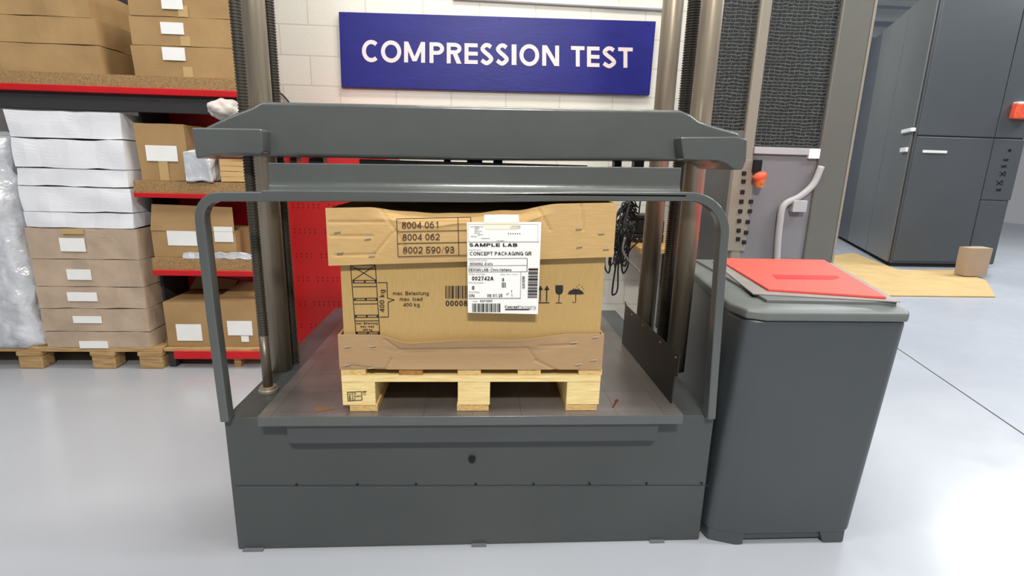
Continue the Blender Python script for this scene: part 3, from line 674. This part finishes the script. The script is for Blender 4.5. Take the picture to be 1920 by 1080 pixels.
# ------------------------------------------------------------ SIGN ON THE WALL
SN = thing('wall_sign', 'blue rectangular wall sign with white lettering above the machine', 'sign')
sy = WY-.032
q = [at(635, 22, sy), at(1230, 40, sy), at(1218, 178, sy), at(640, 163, sy)]
obj('sign_board', loft([q, [v+Vector((0, .03, 0)) for v in q]]), 'sign_blue', SN, bevel=.002)
bm = bmesh.new()
for c, xa_, xb_ in (('C', 176, 270), ('O', 283, 397), ('M', 413, 531), ('P', 556, 638), ('R', 653, 736), ('E', 753, 827), ('S', 840, 915), ('S', 927, 1002), ('I', 1018, 1045), ('O', 1062, 1173), ('N', 1190, 1285), ('T', 1352, 1428), ('E', 1442, 1512), ('S', 1527, 1606), ('T', 1617, 1699)):
    w = (xb_-xa_)/118; ov = 4 if c in 'COS' else 0
    def tf(u, v):
        x = xa_+u*118; yt = 205+(x-472)*.027-ov; yb = 322+(x-472)*.0245+ov
        return at(620+x/3, 10+(yb+(yt-yb)*v)/3, sy-.0025)
    glyph(bm, c, w, .094 if c != 'I' else w/2, tf)
    if xa_ == 1190: flat('lettering', bm, 'sign_letter', SN); bm = bmesh.new()
flat('lettering', bm, 'sign_letter', SN)
for x, y in ((646, 27), (937, 34), (1217, 45), (653, 156), (1207, 170)):
    c = at(x, y, sy); obj('screw_head', disc_y(bmesh.new(), c.x, sy-.003, sy+.002, c.z, .009, 10), 'sign_blue', SN)
# black cable and white rail on the wall
tag(obj('wall_cable', tube(spline([at(508, 160, WY-.01), at(520, 170, WY-.012), at(532, 180, WY-.012), at(546, 196, WY-.01)]), .006), 'black_plastic', smooth=True), 'short thin black cable on white wall beside left columns', 'cable')
tag(obj('wall_conduit', tube([at(850, -4, WY-.012), at(1262, 18, WY-.012)], .012, 10), 'white_metal', smooth=True), 'white horizontal conduit along wall above the blue sign', 'conduit')

# ------------------------------------------------------------ RED CABINET behind the machine
RC = thing('tool_cabinet', 'tall red metal cabinet with rows of small holes behind left columns', 'cabinet')
ry = 1.95; xl = at(533, 400, ry).x; xr = at(647, 297, ry).x+.0
obj('body', B(xl, xr+.26, ry, 2.5, .02, 1.42), 'red_cabinet', RC, bevel=.004)
# door front with rows of perforations
bm = bmesh.new()
for row, y in enumerate((383, 430, 476, 520, 566, 608)):
    z = at(590, y, ry).z
    for dz in (0, -.022):
        for k in range(16):
            X = xl+.06+k*.032
            if (row+k) % 7 == 6: continue
            loft([[(X+.004*math.cos(a*math.pi/3), yy_, z+dz+.004*math.sin(a*math.pi/3)) for a in range(6)] for yy_ in (ry-.002, ry+.001)], bm)
o = obj('perforations', bm, 'hole', RC); o['kind'] = 'stuff'
obj('plinth', B(xl+.01, xr+.25, ry+.03, 2.5, 0, .03), 'underside', RC)
for x0, x1 in ((545, 556), (580, 606)): obj('strap', B(at(x0, 300, ry).x, at(x1, 300, ry).x, ry-.012, ry, at(550, 316, ry).z, 1.40), 'black_plastic', RC)

# ------------------------------------------------------------ STORAGE RACK on the left with its boxes
RK = thing('storage_rack', 'red pallet rack with chipboard shelves along the left wall', 'rack')
RY = 1.62
def xz(x, y, Y=RY): v = at(x, y, Y); return v.x, v.z
XR = -1.31
def shelf(x0, zt, th, lip, y1=2.02):
    b = obj('shelf_board', B(x0, XR, RY, y1, zt-th, zt), 'chipboard', RK)
    obj('beam', B(x0, XR, RY-.012, RY+.04, zt-th-lip, zt-th+.004), 'red_paint', RK, bevel=.004)
    return b
zt = xz(445, 141)[1]; shelf(-3.6, 1.693, .068, .03)
obj('beam', B(-3.6, XR, RY+.02, RY+.07, 1.506, 1.594), 'underside', RK)  # added dark strip standing in for the shaded underside of the top shelf
shelf(-1.945, xz(240, 338)[1], xz(240, 338)[1]-xz(240, 362)[1], .022)
shelf(-1.90, xz(272, 484)[1], xz(272, 484)[1]-xz(272, 507)[1], .028)
obj('shelf_board', B(-1.90, XR, RY, 2.02, .108, .125), 'pallet_wood', RK); obj('beam', B(-1.84, XR, RY-.012, RY+.04, .062, .112), 'red_paint', RK, bevel=.004); obj('foot', B(-1.89, -1.85, RY+.02, RY+.08, 0, .109), 'underside', RK); obj('foot', B(-1.5, -1.46, RY+.02, RY+.08, 0, .109), 'pallet_wood', RK)
obj('side_panel', B(-1.945, -1.93, 1.75, 2.02, .14, 1.59), 'underside', RK)
obj('upright', B(XR+.035, XR+.07, RY+.05, RY+.1, 0, 1.60), 'underside', RK); obj('upright', B(XR-.06, XR-.01, 2.04, 2.09, 0, 3.0), 'underside', RK)
obj('upright', B(-3.65, -3.6, RY, RY+.06, 0, 3.0), 'red_paint', RK); obj('upright', B(-3.65, -3.6, 1.96, 2.02, 0, 3.0), 'red_paint', RK)
obj('back_panel', B(-1.945, XR, 2.025, 2.035, 0.14, 1.60), 'red_paint', RK)
obj('upper_back_panel', B(-3.6, XR, 2.025, 2.035, 1.62, 3.0), 'underside', RK)

def carton(label, x0, x1, z0, z1, m='kraft_shelf', y0=RY+.02, dep=.36, labels=(), group=None, amp=.006, seam=True, name='cardboard_box', seed=0, cat='box', top=None):
    bm = gbox(x0, x1, y0, y0+dep, z0, z1, 7); wob(bm, amp, 7, seed)
    for v in bm.verts:
        v.co.z = max(v.co.z, z0)
        if v.co.z > z1: v.co.z = z1
    o = tag(obj(name, bm, m), label, cat, group)
    if seam:
        cx = (x0+x1)/2; obj('tape', B(cx-.025, cx+.025, y0-amp*.9, y0-amp*.4, z0+.001, z0+(z1-z0)*.35), 'clear_tape', o)
    for (a, b, c, d) in labels:
        p0 = at(a, b, y0-.007); p1 = at(c, d, y0-.007)
        obj('paper_label', B(p0.x, p1.x, y0-.0085, y0-.0035, p1.z, p0.z), 'paper', o)
    return o
# upper shelf, left stack of three
G1 = 'brown boxes stacked at left end of top shelf'
zs = [1.6935, 1.84, 1.975, 2.13]
nm = ('bottom', 'middle', 'top')
for i in range(3):
    carton('plain brown carton, %s one of the unlabelled stack on the top shelf' % ('lowest', 'middle', 'uppermost')[i], -2.62-.01*i, -2.035-.025*(i == 2)+.0*i, zs[i], zs[i+1]-.002, group=G1, seam=False, seed=i*3.1, amp=.008)
G2 = 'brown boxes with white labels stacked on top shelf'
zs = [1.6935, 1.852, 1.997, 2.16]
lb3 = ((303, 88, 348, 114), (300, 41, 345, 65), (301, -8, 343, 18))
for i in range(3):
    carton('brown carton with white label, %s of the labelled stack on top shelf' % ('lowest', 'middle', 'uppermost')[i], -1.872+.008*i, -1.30, zs[i], zs[i+1]-.002, labels=(lb3[i],), group=G2, seed=9+i*2.3, amp=.005)
# white parcels
G3 = 'flat white parcels stacked on the brown cartons'
wy = [428, 398, 350, 316, 259, 207]; wz = [at(130, y, 1.60).z for y in wy]
for i in range(5):
    w = carton('flat white wrapped parcel, %s in the white stack under the top shelf' % ('lowest', 'second from bottom', 'middle one', 'second from top', 'uppermost')[i], -2.563, -1.972, wz[i], wz[i+1]-.003, 'white_wrap', 1.62, .75, group=G3, seam=False, name='white_parcel', seed=i*1.9+4, amp=.012, cat='parcel')
# brown taped stack
G4 = 'worn grey brown cartons stacked on the floor pallet'
bz = [at(170, y, 1.60).z for y in (659, 622, 579, 538, 487, 429)]
bl = ((148, 640, 203, 653), (136, 593, 191, 606), (125, 548, 183, 565), (124, 505, 172, 525), (110, 446, 161, 472))
bz[0] = .1355; bz[-1] = wz[0]-.001
for i in range(5):
    o = carton('worn taped grey-brown carton with white label, %s below the white parcels' % ('lowest of five', 'second from bottom', 'middle of five', 'fourth from bottom', 'uppermost of five')[i], -2.563, -1.962, bz[i], bz[i+1]-.002, 'kraft_grey', 1.61, .75, labels=(bl[i],), group=G4, seam=False, seed=i*2.7+20, amp=.008)
    if i == 4:
        p0 = at(122, 430, 1.603); p1 = at(150, 439, 1.603); obj('tape', B(p0.x-.02, p1.x+.02, 1.598, 1.604, p1.z, p0.z), 'clear_tape', o)
# silver bale
bm = gbox(-3.35, -2.60, 1.60, 2.4, .1345, 1.37, 40)
for v in bm.verts:
    d = noise.noise_vector(v.co*5)*.025+noise.noise_vector(v.co*14)*.018+noise.noise_vector(v.co*34)*.010
    if v.co.z > .14: v.co += d
    if v.co.z < .1345: v.co.z = .1345
    k = abs((v.co.x+2.975)/.375); v.co.y += .05*max(0, k-.8)*5*(v.co.y < 1.7)
    v.co.x = min(v.co.x, -2.578)
tag(obj('wrapped_bale', bm, 'foil', smooth=True), 'tall bale in crinkled silver film on pallet at far left', 'bale')
# floor pallet
FP = thing('long_pallet', 'worn wooden pallet on the floor under the left stacks', 'pallet')
for i in range(6):
    obj('deck_board', B(-3.4, -1.905, 1.608+i*.145, 1.608+i*.145+.12, .108, .134), 'pallet_wood', FP, bevel=.002)
for x in (-2.67, -2.25, -1.975, -3.1):
    for y in (1.605, 1.95, 2.33): obj('block', B(x-.07, x+.065, y, y+.1, .0, .085), 'pallet_wood', FP, bevel=.008, segs=2)
    obj('bearer_board', B(x-.07, x+.07, 1.6, 2.45, .085, .108), 'pallet_wood', FP)
# boxes in the small bay
zA = xz(240, 338)[1]+.001
p0 = at(248, 230, 1.66); p1 = at(352, 332, 1.66)
carton('small brown box with one white label on the upper right shelf', p0.x+.008, -1.655, zA, p0.z, y0=1.66, dep=.33, labels=((272, 272, 334, 303),), seed=2.2, amp=.006)
bm = gbox(-1.652, -1.50, 1.60, 1.85, zA, 1.30, 12); wob(bm, .02, 12)
for v in bm.verts: v.co.z = max(v.co.z, zA); v.co.x = max(-1.645, min(-1.485, v.co.x))
tag(obj('film_roll', bm, 'foil', smooth=True), 'crumpled clear film bundle beside the box on upper right shelf', 'film bundle')
for i in range(6):
    z = zA+.003+i*.03; tag(obj('flat_carton', wob(gbox(-1.47, -1.305, 1.64, 1.98, z, z+.028, 3), .002, 9, i), 'kraft_pale'), 'flattened brown carton, %s of the flat stack behind left column' % ('lowest', 'second from bottom', 'third from bottom', 'third from top', 'second from top', 'uppermost')[i], 'carton', 'flattened cartons on the upper right shelf')
zB = xz(272, 484)[1]+.001
p0 = at(272, 383, 1.66)
def open_box(label, x0, x1, z0, z1, labels, flap, seed, y0=1.66, dep=.33):
    o = tag(obj('open_box', wob(gbox(x0, x1, y0, y0+dep, z0, z1, 6), .003, 6, seed), 'kraft_shelf'), label, 'box')
    for v in o.data.vertices: v.co.z = max(v.co.z, z0)
    for a, b, c, d in labels:
        q0 = at(a, b, y0-.006); q1 = at(c, d, y0-.006); obj('paper_label', B(q0.x, q1.x, y0-.0065, y0-.0025, q1.z, q0.z), 'paper', o)
    for pts in flap:
        q = [Vector(t) for t in pts]; n_v = (q[1]-q[0]).cross(q[2]-q[0]).normalized()*.004
        obj('flap', loft([q, [t+n_v for t in q]]), 'kraft_shelf', o)
    return o
zz = .9
open_box('brown box with raised front flap and two labels on the middle shelf', -1.905, -1.43, zB, at(280, 432, 1.66).z, ((312, 432, 370, 461), (400, 425, 438, 454)),
         [[(-1.905, 1.657, at(276, 432, 1.66).z), (-1.43, 1.657, at(276, 432, 1.66).z), (-1.445, 1.69, .985), (-1.90, 1.69, at(272, 383, 1.66).z)]], 1.1)
bm = wob(gbox(-1.72, -1.29, 1.625, 1.645, zB, zB+.035, 14), .012, 25)
for v in bm.verts: v.co.z = max(v.co.z, zB)
tag(obj('film_scrap', bm, 'foil'), 'strip of crumpled silver film on front edge of middle shelf', 'film')
zC = .126
open_box('brown open box with one white label on the lowest shelf', -1.895, -1.615, zC, at(300, 566, 1.66).z, ((329, 608, 380, 639),),
         [[(-1.89, 1.96, .42), (-1.62, 1.96, .42), (-1.60, 2.01, .47), (-1.86, 2.01, .50)]], 5.1)
open_box('brown box with a torn label on the lowest shelf behind left screw', -1.61, -1.29, zC, at(430, 564, 1.66).z, ((425, 602, 474, 629), (452, 630, 467, 641)),
         [[(-1.60, 1.75, .422), (-1.30, 1.75, .422), (-1.33, 1.95, .475), (-1.56, 1.95, .47)]], 7.7)
# rag on the crosshead shoulder
bm = bmesh.new(); bmesh.ops.create_icosphere(bm, subdivisions=4, radius=1)
c = at(424, 206, .36)
for v in bm.verts:
    k = 1+.22*noise.noise(v.co*1.6)+.1*noise.noise(v.co*4); v.co = Vector((v.co.x*.052*k, v.co.y*.05*k, v.co.z*.033*k))+c
tag(obj('rag', bm, 'rag', smooth=True), 'crumpled white rag lying on left shoulder of grey crosshead', 'rag')

# ------------------------------------------------------------ WORKBENCH behind the right columns
WB = thing('workbench', 'pale wooden workbench against white wall behind right columns', 'bench')
dz = at(1210, 462, 2.1).z
x0 = at(1166, 440, 2.5).x
obj('worktop', B(x0, 2.2, 2.0, WY-.005, dz-.035, dz), 'desk_wood', WB, bevel=.003)
for x in (x0+.35, 2.12): obj('leg', B(x, x+.05, 2.06, 2.11, 0, dz-.035), 'black_steel', WB); obj('leg', B(x, x+.05, 2.48, 2.53, 0, dz-.035), 'black_steel', WB)
ED = thing('electronics_box', 'black electronics box with stacked router on workbench behind carton', 'electronics')
a = at(1187, 0, 2.3).x; X0 = at(1188, 420, 2.3).x; X1 = at(1245, 420, 2.3).x
obj('case', B(X0, X1, 2.28, 2.5, dz+.001, dz+.065), 'black_plastic', ED, bevel=.006); obj('case', B(X0+.01, X1, 2.29, 2.5, dz+.068, dz+.165), 'black_plastic', ED, bevel=.006)
obj('router', B(X0-.02, X1, 2.3, 2.5, dz+.168, dz+.205), 'black_plastic', ED, bevel=.01)
for x in (X0+.0, X0+.08): obj('antenna', tube([(x, 2.45, dz+.2), (x+.005, 2.45, dz+.36)], .006), 'black_plastic', ED)
for dx in (.03, .07, .1): obj('light', disc_y(bmesh.new(), X0+dx, 2.277, 2.282, dz+.03, .004, 8), 'white_metal', ED)
random.seed(11); bm = bmesh.new()
for i in range(26):
    sx = 1190+random.uniform(-4, 8); syy = random.uniform(385, 430)
    pts = [at(sx, syy, 2.28)]
    ex = random.uniform(1142, 1165); ey = random.uniform(405, 470)
    pts.append(at((sx+ex)/2+random.uniform(-10, 10), min(syy, ey)-random.uniform(0, 22), random.uniform(2.15, 2.3)))
    pts.append(at(ex, ey, random.uniform(2.0, 2.25)))
    pts.append(at(random.uniform(1145, 1172), random.uniform(430, 500), random.uniform(2.0, 2.2)))
    pts.append(at(random.uniform(1158, 1195), random.uniform(415, 450), random.uniform(2.05, 2.25)))
    tube(spline(pts, 7), .0055, 6, bm)
for pl in ([(1165, 420), (1148, 470), (1142, 510), (1134, 500), (1136, 470), (1150, 440)], [(1172, 430), (1158, 480), (1148, 545), (1152, 552), (1158, 540), (1160, 490), (1172, 440)], [(1178, 430), (1166, 480), (1168, 512), (1178, 495), (1176, 460), (1190, 430)], [(1150, 495), (1170, 490), (1180, 470), (1195, 455), (1212, 440)]):
    tube(spline([at(x, y, 2.02-.01*i) for i, (x, y) in enumerate(pl)], 8), .006, 6, bm)
o = tag(obj('cable_tangle', bm, 'black_plastic', smooth=True), 'tangle of black cables hanging off the workbench left end', 'cables', kind='stuff')
tag(obj('grey_cable', tube(spline([at(x, y, 1.9) for x, y in ((1172, 445), (1168, 470), (1180, 490), (1195, 505), (1204, 518))], 8), .007, 8), 'cable_grey', smooth=True), 'single light grey cable looping below the black cable tangle', 'cable')
tag(obj('white_cup', lathe([(.02, dz), (.035, dz+.06), (.03, dz+.1), (.018, dz+.14)], at(1217, 440, 2.12).x, 2.12, 16), 'white_metal', smooth=True), 'small white container on workbench beside rear right column', 'container')
# enclosure on the bench
EH = thing('equipment_housing', 'grey equipment housing standing on workbench between column and tower', 'equipment')
hx0 = at(1314, 400, 2.3).x; hx1 = 2.15; ht = at(1350, 312, 2.3).z
obj('shell', B(hx0, hx1, 2.3, 2.56, dz+.06, ht), 'grey_shell', EH, bevel=.03, segs=4)
obj('stand', B(hx0+.1, hx1-.1, 2.33, 2.5, dz+.001, dz+.065), 'black_plastic', EH)
obj('seam', B(hx0+.005, hx0+.06, 2.298, 2.301, at(1320, 343, 2.3).z-.002, at(1320, 343, 2.3).z+.002), 'underside', EH)
obj('port', B(hx0-.005, hx0+.025, 2.295, 2.33, at(1312, 420, 2.3).z, at(1312, 398, 2.3).z), 'black_plastic', EH)
for i in range(4):
    z = dz+.002+i*.012
    bm = B(-.16, .16, 0, .22, 0, .011); bmesh.ops.rotate(bm, cent=(0, .1, 0), matrix=Matrix.Rotation(-.15+.08*i, 3, 'Z'), verts=bm.verts)
    for v in bm.verts: v.co += Vector((1.74, 2.03, z))
    tag(obj('binder', bm, ('black_plastic', 'tower_paper', 'black_plastic', 'tower_paper')[i], bevel=.002), ('black folder at bottom of pile on workbench', 'pale folder second from bottom of pile on workbench', 'black folder second from top of pile on workbench', 'pale folder at top of pile on workbench')[i], 'folder', 'folders piled on the workbench')

# ------------------------------------------------------------ MESH TOWER right of the columns
TW = thing('mesh_tower', 'tall grey machine tower with dark mesh panels behind the control cabinet', 'machine')
ty = 1.2
X = lambda px: at(px, 0, ty).x
xa, xb, xc, xd, xe, xf = 1.13, 1.175, 1.375, 1.435, 1.79, 1.955
for x0, x1, m in ((xa, xb, 'frame_grey'), (xc, xd, 'frame_light'), (xe, xf, 'frame_grey')):
    obj('post', B(x0, x1, ty, ty+.08, 0 if x0 > 1.2 else 1.44, 3.2), m, TW, bevel=.012, segs=3)
obj('post', B(xf-.002, xf+.012, ty+.0, ty+.7, 0, 3.2), 'frame_light', TW, bevel=.003)
obj('mesh_panel', B(xb-.005, xc+.005, ty+.02, ty+.05, 1.47, 3.2), 'mesh_grille', TW)
obj('mesh_panel', B(xd-.005, xe+.005, ty+.02, ty+.05, 1.40, 3.2), 'mesh_grille', TW)
obj('lower_panel', B(xd-.005, xe+.005, ty+.015, ty+.06, .1, 1.40), 'grey_cloth', TW)
obj('cross_rail', B(xa, xc+.005, ty+.01, ty+.07, 1.44, 1.475), 'frame_grey', TW)
obj('panel_strip', B(xd, xe-.03, ty-.002, ty+.02, 1.362, 1.395), 'tower_paper', TW, bevel=.002); obj('panel_strip', B(xe-.06, xe, ty-.004, ty+.02, 1.345, 1.395), 'paper', TW, bevel=.002)
arm = spline([at(x, y, ty-.01) for x, y in ((1540, 312), (1525, 345), (1500, 368), (1470, 385), (1462, 420), (1457, 478), (1455, 560))], 8)
obj('hose', tube(arm, .017, 10), 'tower_paper', TW, smooth=True)
obj('hose_clip', B(at(1480, 395, ty).x, at(1506, 395, ty).x, ty-.03, ty+.02, at(1490, 397, ty).z, at(1490, 375, ty).z), 'tower_paper', TW, bevel=.004)
for px, py in ((1395, 325), (1394, 340), (1392, 360), (1390, 378), (1408, 378), (1388, 396), (1406, 396), (1386, 414), (1402, 416), (1385, 432), (1399, 436), (1384, 448), (1395, 454)):
    q = at(px, py, ty-.006); obj('terminal', B(q.x-.011, q.x+.011, ty-.012, ty+.02, q.z-.011, q.z+.011), 'black_plastic', TW, bevel=.003)
obj('terminal_rail', B(1.335, xd+.015, ty-.004, ty+.03, .85, 1.33), 'frame_light', TW, bevel=.002)
c = at(1425, 331, ty-.04)
bm = bmesh.new(); bmesh.ops.create_icosphere(bm, subdivisions=3, radius=1)
for v in bm.verts: v.co = Vector((v.co.x*.034, v.co.y*.03, v.co.z*.026+v.co.x*.008))+c
kn = obj('stop_button', bm, 'orange', TW, smooth=True)
obj('button_collar', lathe([(.02, c.z-.055), (.03, c.z-.012)], c.x+.004, c.y+.005, 14), 'orange_dark', kn)
obj('button_bracket', B(c.x-.03, c.x+.01, ty-.03, ty+.01, c.z+.02, c.z+.085), 'black_steel', TW, bevel=.004)
obj('rear_shell', B(xc, xf, ty+.08, ty+.7, .05, 3.2), 'dark_grey', TW)

# ------------------------------------------------------------ FAR RIGHT
# wrapped blue pillar
bm = gbox(0, .5, 0, .4, 0, 3.9, 14); wob(bm, .05, 5)
for v in bm.verts: v.co += Vector((at(1576, 430, 9.3).x, 9.3, 0)); v.co.z = max(0, v.co.z)
tag(obj('blue_wrapped_stack', bm, 'blue_wrap', smooth=True), 'narrow blue plastic-wrapped stack between mesh tower and big dark cabinet', 'stack')
# large cabinet
BC = thing('machine_cabinet', 'very large dark grey machine cabinet with two doors at far right', 'cabinet')
FYc = 5.5; H = 3.75
A0 = Vector((5.93, FYc)); A1 = Vector((7.52, FYc)); A2 = Vector((9.2, 9.0)); A3 = Vector((7.55, 9.0))
def ring(z, ins=0): return [(A0.x+ins, A0.y+ins, z), (A1.x-ins, A1.y+ins, z), (A2.x-ins, A2.y-ins, z), (A3.x+ins, A3.y-ins, z)]
obj('body', loft([ring(.05), ring(H)]), 'dark_grey', BC, bevel=.02)
zsplit = 1.815; xs = 7.06
def dr(n, x0, x1, z0, z1): return obj(n, B(x0, x1, FYc-.03, FYc+.01, z0, z1), 'dark_grey', BC, bevel=.008)
d1 = dr('door', 5.945, xs-.008, zsplit+.01, H-.05); d2 = dr('door', 5.945, xs-.008, .09, zsplit-.01)
dr('side_cover', xs+.008, 7.51, zsplit+.01, H-.05); sc = dr('side_cover', xs+.008, 7.51, .98, zsplit-.01); dr('side_cover', xs+.008, 7.46, .09, .97)
obj('slot_handle', B(at(1726, 284, FYc).x, at(1771, 284, FYc).x, FYc-.045, FYc-.02, at(1745, 287, FYc).z, at(1745, 282, FYc).z), 'white_metal', d2, bevel=.002)
obj('plinth', loft([ring(0, .05), ring(.06, .05)]), 'underside', BC)
# side face panels
dv = (A3-A0).normalized(); nv = Vector((-dv.y, dv.x))
def sidep(t0, t1, z0, z1, m='side_grey', th=.03, name='side_panel'):
    a = A0+dv*t0; b = A0+dv*t1
    return obj(name, loft([[(a.x, a.y, z), (b.x, b.y, z), (b.x+nv.x*th, b.y+nv.y*th, z), (a.x+nv.x*th, a.y+nv.y*th, z)] for z in (z0, z1)]), m, BC, bevel=.01)
sidep(.06, 1.25, .06, H-.02); sidep(1.27, 2.6, .06, H-.02); sidep(2.62, 3.8, .06, H-.02, 'dark_grey')
def sh(px, py, w, h):
    # a latch on the side face
    t = .55; d = ray(px, py); o_ = Vector((CX, CY, CZ)); den = d.x*nv.x+d.y*nv.y
    k = ((A0.x-o_.x)*nv.x+(A0.y-o_.y)*nv.y+.03)/den; q = o_+d*k
    bm = B(-w/2, w/2, -.03, .03, -h/2, h/2); bmesh.ops.rotate(bm, cent=(0, 0, 0), matrix=Matrix.Rotation(math.atan2(dv.y, dv.x), 3, 'Z'), verts=bm.verts)
    for v in bm.verts: v.co += q
    obj('latch', bm, 'white_metal', BC, bevel=.006)
sh(1703, 245, .42, .05); sh(1697, 281, .26, .06)
# marks on side cover and orange lamp
bm = bmesh.new()
for x, y, w, h in ((1886, 300, 9, 4), (1882, 312, 10, 5), (1880, 326, 11, 9), (1874, 343, 12, 9), (1872, 356, 9, 5), (1893, 282, 5, 5)):
    stroke(bm, (x-w/2, y+h/2), (x+w/2, y-h/2), 2.5, FYc-.032); stroke(bm, (x-w/2, y-h/2), (x+w/3, y+h/2), 2, FYc-.032); stroke(bm, (x+w/2, y-h/2), (x+w/2-1, y+h/2), 2, FYc-.032)
flat('handwritten_marks', bm, 'ink', sc)
LM = obj('warning_lamp', B(at(1889, 207, FYc).x, at(1925, 207, FYc).x, FYc-.12, FYc-.03, at(1900, 224, FYc).z, at(1900, 195, FYc).z), 'orange', BC, bevel=.02, segs=3)
obj('lamp_cap', B(at(1893, 207, FYc).x, at(1925, 207, FYc).x, FYc-.11, FYc-.03, at(1900, 195, FYc).z, at(1900, 192, FYc).z), 'paper', LM)
# cardboard sheet on the floor and box
q = [atz(x, y, .012) for x, y in ((1570, 553), (1866, 556), (1850, 527), (1800, 506), (1684, 506), (1640, 489), (1600, 474), (1556, 480))]
bm = bmesh.new(); loft([[(v.x, v.y, .002) for v in q], [(v.x, v.y, .014) for v in q]], bm)
tag(obj('cardboard_sheet', bm, 'sheet_tan'), 'large tan cardboard sheet lying on floor before the big dark cabinet', 'cardboard')
b0 = at(1806, 522, 4.75); b1 = at(1862, 466, 4.75)
tag(obj('cardboard_box', wob(gbox(b0.x, b1.x, 4.75, 4.9, .026, b1.z, 4), .008, 3), mat('box_tan', (176, 150, 124), .8, 0, 0, 10, .05, 4)), 'small tan box on cardboard sheet at foot of the big dark cabinet', 'box')
